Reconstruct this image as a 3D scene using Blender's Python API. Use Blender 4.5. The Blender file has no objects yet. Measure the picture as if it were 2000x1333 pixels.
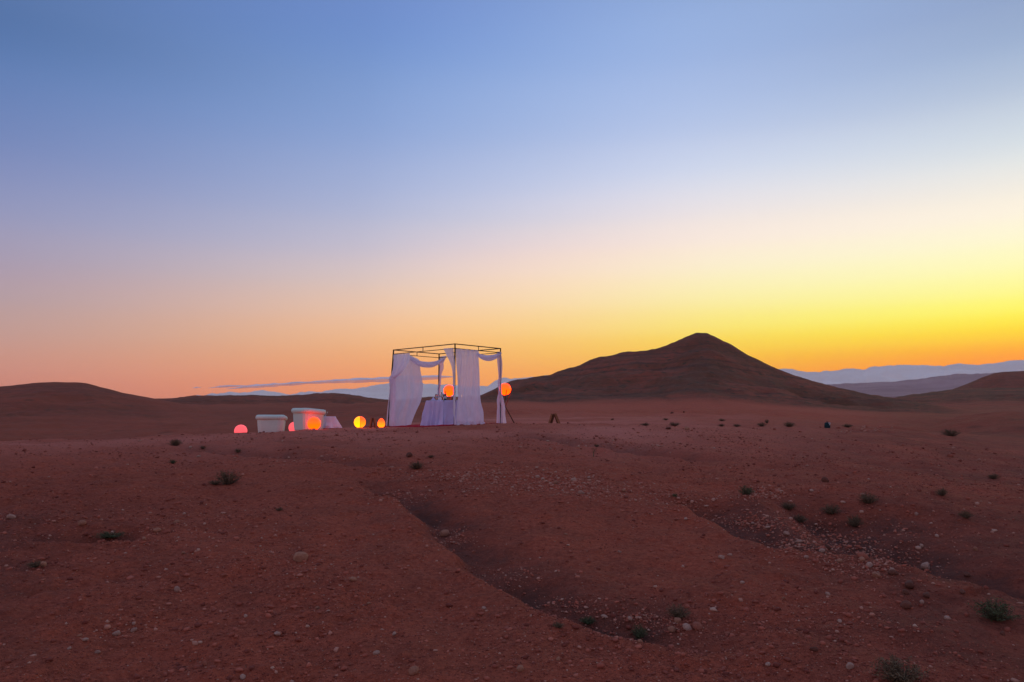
import bpy, math, random
import numpy as np
from mathutils import Vector, Matrix

# ------------------------------------------------------------------ camera
SC = bpy.context.scene
FPX = 1450.0                     # focal length in photo pixels (photo 2000 x 1333)
PITCH = math.radians(5.85)
EYE = Vector((0.0, 0.0, 1.6))
cam_data = bpy.data.cameras.new('camera')
cam_data.sensor_width = 36.0
cam_data.lens = 36.0 * FPX / 2000.0
cam_data.clip_start = 0.05
cam_data.clip_end = 60000.0
cam = bpy.data.objects.new('camera', cam_data)
SC.collection.objects.link(cam)
cam.location = EYE
cam.rotation_euler = (math.pi / 2 + PITCH, 0, 0)
SC.camera = cam
SC.view_settings.view_transform = 'Standard'
SC.view_settings.look = 'None'
SC.view_settings.exposure = 0.0
SC.view_settings.gamma = 1.0
SC.cycles.use_denoising = True
SC.cycles.max_bounces = 10
SC.cycles.transparent_max_bounces = 24
SC.cycles.volume_bounces = 1
SC.cycles.sample_clamp_indirect = 4.0

SUN_AZ = math.radians(40.0)      # the glow where the sun went down, right of the view axis
SUN_EL = math.radians(2.0)


def s2l(c):
    out = []
    for v in c:
        v = v / 255.0
        out.append(v / 12.92 if v <= 0.04045 else ((v + 0.055) / 1.055) ** 2.4)
    return out


def ray(px, py):
    cx, cy = (px - 1000.0) / FPX, (666.5 - py) / FPX
    c, s = math.cos(PITCH), math.sin(PITCH)
    return Vector((cx, c - cy * s, s + cy * c)).normalized()


# ------------------------------------------------------------------ world: dusk sky
world = bpy.data.worlds.new('World')
SC.world = world
world.use_nodes = True
nt = world.node_tree
nt.nodes.clear()


def wn(kind, **kw):
    n = nt.nodes.new(kind)
    for k, v in kw.items():
        setattr(n, k, v)
    return n


def wmath(op, a, b=None):
    n = wn('ShaderNodeMath', operation=op)
    for i, v in enumerate((a, b)):
        if v is None:
            continue
        if isinstance(v, (int, float)):
            n.inputs[i].default_value = v
        else:
            nt.links.new(v, n.inputs[i])
    return n.outputs[0]


SKY = [   # angle from the sunset in degrees, photo column, [(row, sRGB)...]
    (4.0, 1970, [(0, (140, 160, 196)), (100, (157, 177, 206)), (200, (188, 202, 218)), (300, (218, 227, 229)), (380, (245, 241, 226)), (430, (255, 248, 222)),
                 (480, (255, 253, 204)), (530, (255, 255, 176)), (580, (255, 255, 128)), (612, (255, 248, 76)), (642, (255, 224, 20)), (668, (255, 190, 0)), (690, (255, 152, 0)), (715, (255, 126, 0)), (815, (235, 85, 0))]),
    (24.6, 1400, [(0, (152, 178, 224)), (130, (168, 190, 233)), (260, (194, 207, 238)), (340, (219, 223, 240)), (420, (245, 232, 229)), (480, (255, 238, 218)),
                  (540, (255, 244, 196)), (600, (255, 241, 152)), (650, (255, 228, 98)), (690, (255, 206, 48)), (725, (255, 178, 15)), (815, (240, 125, 10))]),
    (38.5, 1040, [(0, (127, 156, 212)), (150, (146, 173, 222)), (280, (168, 186, 225)), (380, (196, 202, 228)), (440, (217, 210, 221)), (490, (240, 215, 210)), (540, (253, 219, 195)), (600, (255, 215, 165)),
                  (660, (255, 200, 118)), (720, (255, 174, 80)), (815, (236, 135, 60))]),
    (51.7, 700, [(0, (108, 140, 204)), (150, (126, 157, 213)), (300, (152, 172, 217)), (420, (180, 186, 215)), (500, (206, 196, 206)), (560, (231, 201, 186)),
                 (620, (250, 197, 158)), (680, (253, 181, 122)), (740, (253, 156, 94)), (815, (235, 130, 92))]),
    (76.0, 30, [(0, (78, 108, 158)), (150, (86, 117, 172)), (300, (110, 128, 180)), (430, (138, 142, 182)), (540, (156, 144, 170)), (600, (168, 148, 160)),
                (680, (190, 147, 142)), (745, (197, 134, 122)), (815, (180, 116, 108))]),
    (150.0, None, [(0, (160, 169, 208)), (200, (172, 177, 212)), (400, (194, 187, 212)), (560, (214, 191, 202)), (690, (206, 177, 184)), (815, (146, 136, 154))]),
]


def elv_pos(z):
    z = max(z, -0.02)
    return (math.sqrt(z + 0.02)) / math.sqrt(1.02)


tc = wn('ShaderNodeTexCoord')
sep = wn('ShaderNodeSeparateXYZ')
nt.links.new(tc.outputs['Generated'], sep.inputs[0])
zc = wmath('MAXIMUM', sep.outputs['Z'], -0.02)
elv = wmath('DIVIDE', wmath('SQRT', wmath('ADD', zc, 0.02)), math.sqrt(1.02))
hx = wmath('MULTIPLY', sep.outputs['X'], math.sin(SUN_AZ))
hy = wmath('MULTIPLY', sep.outputs['Y'], math.cos(SUN_AZ))
hh = wmath('SQRT', wmath('ADD', wmath('ADD', wmath('MULTIPLY', sep.outputs['X'], sep.outputs['X']), wmath('MULTIPLY', sep.outputs['Y'], sep.outputs['Y'])), 1e-6))
cosang = wmath('DIVIDE', wmath('ADD', hx, hy), hh)
cosang = wmath('MINIMUM', wmath('MAXIMUM', cosang, -0.99999), 0.99999)
ang = wmath('DIVIDE', wmath('ARCCOSINE', cosang), math.pi)


def ramp(fac, stops, interp='B_SPLINE'):
    n = wn('ShaderNodeValToRGB')
    cr = n.color_ramp
    cr.interpolation = interp
    stops = sorted(stops)
    while len(cr.elements) < len(stops):
        cr.elements.new(0.5)
    for e, (p, c) in zip(cr.elements, stops):
        e.position = p
    for e, (p, c) in zip(cr.elements, stops):
        e.color = (c[0], c[1], c[2], 1)
    nt.links.new(fac, n.inputs[0])
    return n.outputs[0]


ZEN = [(0.66, (126, 148, 196)), (0.85, (138, 156, 198)), (1.0, (142, 158, 198))]
cols = []
for a_, col_, rows_ in SKY:
    st = []
    for r_, c_ in rows_:
        st.append((elv_pos(ray(col_ if col_ is not None else 1000, r_).z), s2l(c_)))
    for z_, c_ in ZEN:
        st.append((elv_pos(z_), s2l(c_)))
    cols.append((a_, ramp(elv, st, 'CARDINAL')))

# azimuth weights: smooth spline basis held in two ramps
A = [c[0] / 180.0 for c in cols]
hot1 = [(1, 0, 0), (0, 1, 0), (0, 0, 1), (0, 0, 0), (0, 0, 0), (0, 0, 0)]
hot2 = [(0, 0, 0), (0, 0, 0), (0, 0, 0), (1, 0, 0), (0, 1, 0), (0, 0, 1)]
pos_ = A[:5] + [100 / 180.0] + A[5:]          # the left of the view holds on a little before the sky behind takes over
w1 = ramp(ang, list(zip(pos_, hot1[:5] + [hot1[4]] + hot1[5:])), 'B_SPLINE')
w2 = ramp(ang, list(zip(pos_, hot2[:5] + [hot2[4]] + hot2[5:])), 'B_SPLINE')
s1, s2 = wn('ShaderNodeSeparateColor'), wn('ShaderNodeSeparateColor')
nt.links.new(w1, s1.inputs[0])
nt.links.new(w2, s2.inputs[0])
weights = [s1.outputs[0], s1.outputs[1], s1.outputs[2], s2.outputs[0], s2.outputs[1], s2.outputs[2]]
acc = None
for (a_, cout), w_ in zip(cols, weights):
    m = wn('ShaderNodeVectorMath', operation='SCALE')
    nt.links.new(cout, m.inputs[0])
    nt.links.new(w_, m.inputs['Scale'])
    if acc is None:
        acc = m.outputs[0]
    else:
        ad = wn('ShaderNodeVectorMath', operation='ADD')
        nt.links.new(acc, ad.inputs[0])
        nt.links.new(m.outputs[0], ad.inputs[1])
        acc = ad.outputs[0]
# physical twilight sky underneath the dusk colours
nish = wn('ShaderNodeTexSky', sky_type='NISHITA')
nish.sun_disc = False
nish.sun_elevation = math.radians(0.5)
nish.sun_rotation = SUN_AZ
nsc = wn('ShaderNodeVectorMath', operation='SCALE')
nsc.inputs['Scale'].default_value = 0.01
nt.links.new(nish.outputs[0], nsc.inputs[0])
tot = wn('ShaderNodeVectorMath', operation='ADD')
nt.links.new(acc, tot.inputs[0])
nt.links.new(nsc.outputs[0], tot.inputs[1])
bg = wn('ShaderNodeBackground')
bg.inputs['Strength'].default_value = 1.0
nt.links.new(tot.outputs[0], bg.inputs['Color'])
wo = wn('ShaderNodeOutputWorld')
nt.links.new(bg.outputs[0], wo.inputs['Surface'])

# ------------------------------------------------------------------ sun: the last glow
sd = bpy.data.lights.new('sun', 'SUN')
sd.energy = 0.12
sd.angle = math.radians(25)
sd.color = (1.0, 0.72, 0.42)
sun = bpy.data.objects.new('sun', sd)
SC.collection.objects.link(sun)
sdir = Vector((math.sin(SUN_AZ) * math.cos(SUN_EL), math.cos(SUN_AZ) * math.cos(SUN_EL), math.sin(SUN_EL)))
sun.rotation_euler = (-sdir).to_track_quat('-Z', 'Y').to_euler()
sun.location = sdir * 100

# ------------------------------------------------------------------ helpers
rng = np.random.default_rng(7)
random.seed(7)
COL = SC.collection


def tag(o, label=None, cat=None, group=None, kind=None):
    if label:
        o['label'] = label
    if cat:
        o['category'] = cat
    if group:
        o['group'] = group
    if kind:
        o['kind'] = kind
    return o


def empty(name, loc, rz=0.0):
    o = bpy.data.objects.new(name, None)
    o.empty_display_size = 0.1
    o.location = loc
    o.rotation_euler = (0, 0, rz)
    COL.objects.link(o)
    return o


def np_mesh(name, V, quads=None, tris=None, smooth=True):
    me = bpy.data.meshes.new(name)
    V = np.asarray(V, dtype=np.float32)
    me.vertices.add(len(V))
    me.vertices.foreach_set('co', V.ravel())
    loops, starts, n = [], [], 0
    if quads is not None and len(quads):
        q = np.asarray(quads, dtype=np.int32)
        loops.append(q.ravel())
        starts.append(n + np.arange(len(q)) * 4)
        n += q.size
    if tris is not None and len(tris):
        t = np.asarray(tris, dtype=np.int32)
        loops.append(t.ravel())
        starts.append(n + np.arange(len(t)) * 3)
        n += t.size
    L, S = np.concatenate(loops), np.concatenate(starts)
    me.loops.add(len(L))
    me.loops.foreach_set('vertex_index', L.astype(np.int32))
    me.polygons.add(len(S))
    me.polygons.foreach_set('loop_start', S.astype(np.int32))
    me.update(calc_edges=True)
    me.validate()
    if smooth:
        me.polygons.foreach_set('use_smooth', np.ones(len(me.polygons), dtype=bool))
    return me


def grid_quads(r, c, wrap=False):
    i = np.arange(r - 1)[:, None]
    j = np.arange(c if wrap else c - 1)[None, :]
    j2 = (j + 1) % c
    return np.stack([i * c + j, i * c + j2, (i + 1) * c + j2, (i + 1) * c + j], -1).reshape(-1, 4)


def link(name, me, mat=None, parent=None):
    o = bpy.data.objects.new(name, me)
    if mat is not None:
        me.materials.clear()
        me.materials.append(mat)
    COL.objects.link(o)
    if parent is not None:
        o.parent = parent
    return o


class MB:
    """collects simple shapes into one mesh"""

    def __init__(self):
        self.v, self.f = [], []

    def add(self, vs, fs):
        b = len(self.v)
        self.v += [tuple(p) for p in vs]
        self.f += [tuple(b + i for i in f) for f in fs]

    def bar(self, a, b, w, h=None, up=Vector((0, 0, 1)), w2=None):
        a, b = Vector(a), Vector(b)
        h = h or w
        k = 1.0 if w2 is None else w2 / w
        d = (b - a).normalized()
        if abs(d.dot(up)) > 0.95:
            up = Vector((1, 0, 0))
        x = d.cross(up).normalized()
        y = x.cross(d).normalized()
        vs = []
        for p, m in ((a, 1.0), (b, k)):
            for sx, sy in ((-1, -1), (1, -1), (1, 1), (-1, 1)):
                vs.append(p + x * sx * w * m / 2 + y * sy * h * m / 2)
        self.add(vs, [(3, 2, 1, 0), (4, 5, 6, 7), (0, 1, 5, 4), (1, 2, 6, 5), (2, 3, 7, 6), (3, 0, 4, 7)])

    def tube(self, pts, radii, n=10, cap=True):
        pts = [Vector(p) for p in pts]
        if isinstance(radii, (int, float)):
            radii = [radii] * len(pts)
        vs, fs = [], []
        for i, p in enumerate(pts):
            d = (pts[min(i + 1, len(pts) - 1)] - pts[max(i - 1, 0)]).normalized()
            up = Vector((0, 0, 1)) if abs(d.z) < 0.9 else Vector((1, 0, 0))
            x = d.cross(up).normalized()
            y = x.cross(d).normalized()
            for k in range(n):
                t = 2 * math.pi * k / n
                vs.append(p + (x * math.cos(t) + y * math.sin(t)) * radii[i])
        for i in range(len(pts) - 1):
            for k in range(n):
                k2 = (k + 1) % n
                fs.append((i * n + k, i * n + k2, (i + 1) * n + k2, (i + 1) * n + k))
        if cap:
            fs.append(tuple(range(n - 1, -1, -1)))
            fs.append(tuple((len(pts) - 1) * n + k for k in range(n)))
        self.add(vs, fs)

    def lathe(self, prof, n=20, c=(0, 0, 0)):
        c = Vector(c)
        vs, fs = [], []
        for r, z in prof:
            for k in range(n):
                t = 2 * math.pi * k / n
                vs.append(c + Vector((r * math.cos(t), r * math.sin(t), z)))
        m = len(prof)
        for i in range(m - 1):
            for k in range(n):
                k2 = (k + 1) % n
                fs.append((i * n + k, i * n + k2, (i + 1) * n + k2, (i + 1) * n + k))
        fs.append(tuple(range(n - 1, -1, -1)))
        fs.append(tuple((m - 1) * n + k for k in range(n)))
        self.add(vs, fs)

    def box(self, lo, hi):
        x0, y0, z0 = lo
        x1, y1, z1 = hi
        self.add([(x0, y0, z0), (x1, y0, z0), (x1, y1, z0), (x0, y1, z0), (x0, y0, z1), (x1, y0, z1), (x1, y1, z1), (x0, y1, z1)],
                 [(3, 2, 1, 0), (4, 5, 6, 7), (0, 1, 5, 4), (1, 2, 6, 5), (2, 3, 7, 6), (3, 0, 4, 7)])

    def build(self, name, mat, parent=None, smooth=False, bevel=0.0, sub=0):
        me = bpy.data.meshes.new(name)
        me.from_pydata(self.v, [], self.f)
        me.update()
        if smooth:
            me.polygons.foreach_set('use_smooth', np.ones(len(me.polygons), dtype=bool))
        o = link(name, me, mat, parent)
        if bevel:
            m = o.modifiers.new('bevel', 'BEVEL')
            m.width = bevel
            m.segments = 2
        if sub:
            m = o.modifiers.new('sub', 'SUBSURF')
            m.levels = m.render_levels = sub
        return o


def hash2(ix, iy, seed):
    h = (ix.astype(np.int64) * 374761393 + iy.astype(np.int64) * 668265263 + seed * 1274126177) & 0xFFFFFFFF
    h = ((h ^ (h >> 13)) * 1274126177) & 0xFFFFFFFF
    h = h ^ (h >> 16)
    return (h & 0xFFFFFF).astype(np.float64) / 0xFFFFFF * 2 - 1


def vnoise(x, y, seed=0):
    x0, y0 = np.floor(x), np.floor(y)
    fx, fy = x - x0, y - y0
    fx = fx * fx * fx * (fx * (fx * 6 - 15) + 10)
    fy = fy * fy * fy * (fy * (fy * 6 - 15) + 10)
    a, b = hash2(x0, y0, seed), hash2(x0 + 1, y0, seed)
    c, d = hash2(x0, y0 + 1, seed), hash2(x0 + 1, y0 + 1, seed)
    return (a * (1 - fx) + b * fx) * (1 - fy) + (c * (1 - fx) + d * fx) * fy


def fbm(x, y, octs=4, seed=0, gain=0.5):
    r, a, f = 0.0, 1.0, 1.0
    for i in range(octs):
        cs, sn = math.cos(0.6 * i), math.sin(0.6 * i)
        r = r + a * vnoise((x * cs - y * sn) * f + 17.3 * i, (x * sn + y * cs) * f - 9.1 * i, seed + i)
        a *= gain
        f *= 2.03
    return r


def sstep(a, b, x):
    t = np.clip((x - a) / (b - a), 0, 1)
    return t * t * (3 - 2 * t)


def pchip(xk, yk, x):
    """monotone cubic interpolation; yk may carry extra columns"""
    xk, yk = np.asarray(xk, float), np.asarray(yk, float)
    h = np.diff(xk)
    if yk.ndim > 1:
        h = h[:, None]
    d = np.diff(yk, axis=0) / h
    m = np.zeros_like(yk)
    same = d[:-1] * d[1:] > 0
    with np.errstate(divide='ignore', invalid='ignore'):
        hm = 2 * d[:-1] * d[1:] / (d[:-1] + d[1:])
    m[1:-1] = np.where(same, hm, 0)
    m[0], m[-1] = d[0], d[-1]
    x = np.clip(x, xk[0], xk[-1])
    i = np.clip(np.searchsorted(xk, x) - 1, 0, len(xk) - 2)
    hh = (xk[i + 1] - xk[i])
    t = (x - xk[i]) / hh
    if yk.ndim > 1:
        hh, t = hh[:, None], t[:, None]
    t2, t3 = t * t, t * t * t
    return (2 * t3 - 3 * t2 + 1) * yk[i] + (t3 - 2 * t2 + t) * hh * m[i] + (-2 * t3 + 3 * t2) * yk[i + 1] + (t3 - t2) * hh * m[i + 1]


# ------------------------------------------------------------------ materials
def new_mat(name):
    m = bpy.data.materials.new(name)
    m.use_nodes = True
    m.node_tree.nodes.clear()
    return m


class NT:
    def __init__(self, mat):
        self.t = mat.node_tree

    def n(self, kind, ins=None, **kw):
        nd = self.t.nodes.new(kind)
        for k, v in kw.items():
            setattr(nd, k, v)
        for k, v in (ins or {}).items():
            if hasattr(v, 'is_output'):
                self.t.links.new(v, nd.inputs[k])
            else:
                nd.inputs[k].default_value = v
        return nd

    def noise(self, vec, scale, detail=4, rough=0.55, dist=0.0):
        return self.n('ShaderNodeTexNoise', {'Vector': vec, 'Scale': scale, 'Detail': detail, 'Roughness': rough, 'Distortion': dist}).outputs['Fac']

    def rng(self, v, a, b, c=0.0, d=1.0):
        return self.n('ShaderNodeMapRange', {0: v, 1: a, 2: b, 3: c, 4: d}).outputs[0]

    def mix(self, f, a, b):
        nd = self.t.nodes.new('ShaderNodeMix')
        nd.data_type = 'RGBA'
        for k, v in ((0, f), (6, a), (7, b)):
            if hasattr(v, 'is_output'):
                self.t.links.new(v, nd.inputs[k])
            else:
                nd.inputs[k].default_value = v if k == 0 else (v[0], v[1], v[2], 1)
        return nd.outputs[2]

    def math(self, op, a, b):
        return self.n('ShaderNodeMath', {0: a, 1: b}, operation=op).outputs[0]

    def bump(self, h, strength, dist, normal=None):
        ins = {'Height': h, 'Strength': strength, 'Distance': dist}
        if normal is not None:
            ins['Normal'] = normal
        return self.n('ShaderNodeBump', ins).outputs[0]

    def out(self, shader):
        self.n('ShaderNodeOutputMaterial', {'Surface': shader})


def simple(name, color, rough=0.7, metal=0.0, var=0.15, scale=8.0, spec=0.3, bump=0.0):
    m = new_mat(name)
    T = NT(m)
    co = T.n('ShaderNodeTexCoord').outputs['Object']
    f = T.noise(co, scale, 4)
    dark = [c * (1 - var) for c in color]
    lite = [min(1, c * (1 + var)) for c in color]
    c = T.mix(T.rng(f, 0.3, 0.7), dark, lite)
    ins = {'Base Color': c, 'Roughness': rough, 'Metallic': metal, 'Specular IOR Level': spec}
    if bump:
        ins['Normal'] = T.bump(f, 0.6, bump)
    T.out(T.n('ShaderNodeBsdfPrincipled', ins).outputs[0])
    return m


def ground_mat():
    m = new_mat('desert_soil')
    T = NT(m)
    pos = T.n('ShaderNodeNewGeometry').outputs['Position']
    rock = T.n('ShaderNodeAttribute', attribute_name='rock').outputs['Fac']
    soil_shade = T.n('ShaderNodeAttribute', attribute_name='soil_shade').outputs['Fac']
    big = T.noise(pos, 0.28, 5, 0.6)
    mid = T.noise(pos, 2.1, 6, 0.62, 0.4)
    fine = T.noise(pos, 22.0, 5, 0.7)
    grit = T.noise(pos, 95.0, 3, 0.7)
    base = T.mix(T.rng(big, 0.35, 0.65), (0.557, 0.095, 0.045), (0.455, 0.087, 0.046))
    base = T.mix(T.rng(mid, 0.44, 0.60), base, (0.333, 0.068, 0.037))
    base = T.mix(T.rng(fine, 0.3, 0.75), T.mix(0.62, base, (0.201, 0.039, 0.021)), T.mix(0.62, base, (0.660, 0.163, 0.081)))
    pale_soil = T.n('ShaderNodeAttribute', attribute_name='pale_soil').outputs['Fac']
    base = T.mix(T.math('MULTIPLY', pale_soil, T.rng(big, 0.3, 0.7, 0.45, 0.9)), base, (0.660, 0.207, 0.141))
    v = T.n('ShaderNodeTexVoronoi', {'Vector': pos, 'Scale': 38.0, 'Randomness': 1.0})
    hue = T.n('ShaderNodeSeparateColor', {0: v.outputs['Color']})
    peb = T.math('MULTIPLY', T.rng(v.outputs['Distance'], 0.30, 0.22), T.rng(hue.outputs[0], 0.80, 0.86))
    peb = T.math('MULTIPLY', peb, T.rng(T.noise(pos, 0.9, 3), 0.38, 0.62, 0.15, 1.0))
    base = T.mix(T.math('MULTIPLY', peb, 0.8), base, T.mix(hue.outputs[1], (0.46, 0.19, 0.12), (0.46, 0.25, 0.17)))
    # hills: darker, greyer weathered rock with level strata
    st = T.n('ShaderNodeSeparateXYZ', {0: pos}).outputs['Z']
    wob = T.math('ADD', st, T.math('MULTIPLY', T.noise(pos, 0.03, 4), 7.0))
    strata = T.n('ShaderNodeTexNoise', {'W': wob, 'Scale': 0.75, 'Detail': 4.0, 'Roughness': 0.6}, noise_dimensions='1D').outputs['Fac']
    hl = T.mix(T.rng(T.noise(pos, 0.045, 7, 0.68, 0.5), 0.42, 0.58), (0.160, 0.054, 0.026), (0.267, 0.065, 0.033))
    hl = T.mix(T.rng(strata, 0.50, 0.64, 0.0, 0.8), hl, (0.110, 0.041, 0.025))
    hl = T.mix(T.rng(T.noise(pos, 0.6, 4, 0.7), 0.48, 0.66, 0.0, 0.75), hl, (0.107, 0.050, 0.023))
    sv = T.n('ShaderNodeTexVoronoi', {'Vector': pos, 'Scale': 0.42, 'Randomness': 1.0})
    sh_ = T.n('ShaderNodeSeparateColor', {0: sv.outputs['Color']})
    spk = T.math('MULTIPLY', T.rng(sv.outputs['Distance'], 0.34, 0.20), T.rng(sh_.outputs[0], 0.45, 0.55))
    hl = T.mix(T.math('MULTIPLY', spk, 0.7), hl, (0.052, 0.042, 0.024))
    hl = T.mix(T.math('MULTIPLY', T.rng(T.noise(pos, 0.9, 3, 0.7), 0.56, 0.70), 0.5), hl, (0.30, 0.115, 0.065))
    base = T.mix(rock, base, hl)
    # shade painted into the soil: runnels, right slope, lower left
    base = T.mix(T.math('MULTIPLY', soil_shade, T.rng(mid, 0.35, 0.6, 0.6, 1.0)), base, (0.115, 0.045, 0.032))
    h1 = T.math('ADD', T.math('MULTIPLY', fine, 0.6), T.math('MULTIPLY', grit, 0.35))
    nb = T.bump(h1, 1.0, 0.07)
    nb = T.bump(mid, 0.7, 0.14, nb)
    T.out(T.n('ShaderNodeBsdfPrincipled', {'Base Color': base, 'Roughness': 0.95, 'Specular IOR Level': 0.12, 'Normal': nb}).outputs[0])
    return m


def stone_mat(name, c1, c2):
    m = new_mat(name)
    T = NT(m)
    co = T.n('ShaderNodeTexCoord').outputs['Object']
    oi = T.n('ShaderNodeObjectInfo').outputs['Random']
    f = T.noise(co, 9.0, 5, 0.65)
    c = T.mix(T.rng(f, 0.3, 0.7), c1, c2)
    c = T.mix(T.math('MULTIPLY', oi, 0.5), c, (0.22, 0.075, 0.045))
    T.out(T.n('ShaderNodeBsdfPrincipled', {'Base Color': c, 'Roughness': 0.9, 'Specular IOR Level': 0.15, 'Normal': T.bump(f, 0.5, 0.01)}).outputs[0])
    return m


def gravel_mat():
    m = new_mat('loose_gravel')
    T = NT(m)
    t = T.n('ShaderNodeAttribute', attribute_name='tone').outputs['Fac']
    c = T.mix(T.rng(t, 0.0, 0.6), (0.17, 0.040, 0.026), (0.44, 0.120, 0.072))
    c = T.mix(T.rng(t, 0.6, 1.0), c, (0.46, 0.25, 0.17))
    T.out(T.n('ShaderNodeBsdfPrincipled', {'Base Color': c, 'Roughness': 0.92, 'Specular IOR Level': 0.15}).outputs[0])
    return m


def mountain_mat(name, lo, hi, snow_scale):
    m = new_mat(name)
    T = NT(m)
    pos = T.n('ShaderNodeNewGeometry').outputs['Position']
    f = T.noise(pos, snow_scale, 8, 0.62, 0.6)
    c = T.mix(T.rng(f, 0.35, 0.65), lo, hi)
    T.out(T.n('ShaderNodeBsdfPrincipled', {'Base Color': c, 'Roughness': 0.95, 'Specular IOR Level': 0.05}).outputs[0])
    return m


def cloth_mat(name, color=(0.97, 0.92, 1.0), trans=0.62, sheer=0.10, rough=0.9):
    m = new_mat(name)
    T = NT(m)
    co = T.n('ShaderNodeTexCoord').outputs['Object']
    f = T.noise(co, 5.0, 5, 0.6)
    w = T.noise(T.n('ShaderNodeMapping', {'Vector': co, 'Scale': (14, 14, 1.6)}).outputs[0], 1.0, 4, 0.6)
    c = T.mix(T.rng(f, 0.3, 0.7), [k * 0.93 for k in color], color)
    nrm = T.bump(w, 0.25, 0.04)
    d = T.n('ShaderNodeBsdfDiffuse', {'Color': c, 'Roughness': 0.4, 'Normal': nrm}).outputs[0]
    t = T.n('ShaderNodeBsdfTranslucent', {'Color': c, 'Normal': nrm}).outputs[0]
    a = T.n('ShaderNodeMixShader', {0: trans, 1: d, 2: t}).outputs[0]
    if sheer > 0:
        tr = T.n('ShaderNodeBsdfTransparent', {'Color': (1, 1, 1, 1)}).outputs[0]
        a = T.n('ShaderNodeMixShader', {0: T.rng(w, 0.3, 0.7, sheer * 0.6, sheer * 1.4), 1: a, 2: tr}).outputs[0]
    T.out(a)
    return m


def glow_mat(name, color, strength, hot=None):
    """translucent globe shell lit from inside"""
    m = new_mat(name)
    T = NT(m)
    co = T.n('ShaderNodeTexCoord').outputs['Object']
    f = T.noise(co, 3.0, 3, 0.5)
    c = T.mix(T.rng(f, 0.3, 0.7), [k * 0.9 for k in color], color)
    if hot is not None:
        z = T.n('ShaderNodeSeparateXYZ', {0: T.n('ShaderNodeTexCoord').outputs['Generated']}).outputs['Z']
        c = T.mix(T.rng(z, 0.75, 0.15), c, hot)
    p = T.n('ShaderNodeBsdfPrincipled', {'Base Color': (0.25, 0.05, 0.015, 1), 'Roughness': 0.4, 'Specular IOR Level': 0.4, 'Coat Weight': 0.0,
                                         'Emission Color': c, 'Emission Strength': strength}).outputs[0]
    T.out(p)
    return m


def leaf_mat(name, c1, c2):
    m = new_mat(name)
    T = NT(m)
    co = T.n('ShaderNodeTexCoord').outputs['Object']
    oi = T.n('ShaderNodeObjectInfo').outputs['Random']
    f = T.noise(co, 14.0, 3)
    c = T.mix(T.rng(f, 0.3, 0.7), c1, c2)
    c = T.mix(T.math('MULTIPLY', oi, 0.4), c, (0.14, 0.085, 0.05))
    T.out(T.n('ShaderNodeBsdfPrincipled', {'Base Color': c, 'Roughness': 0.85, 'Specular IOR Level': 0.15}).outputs[0])
    return m


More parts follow.
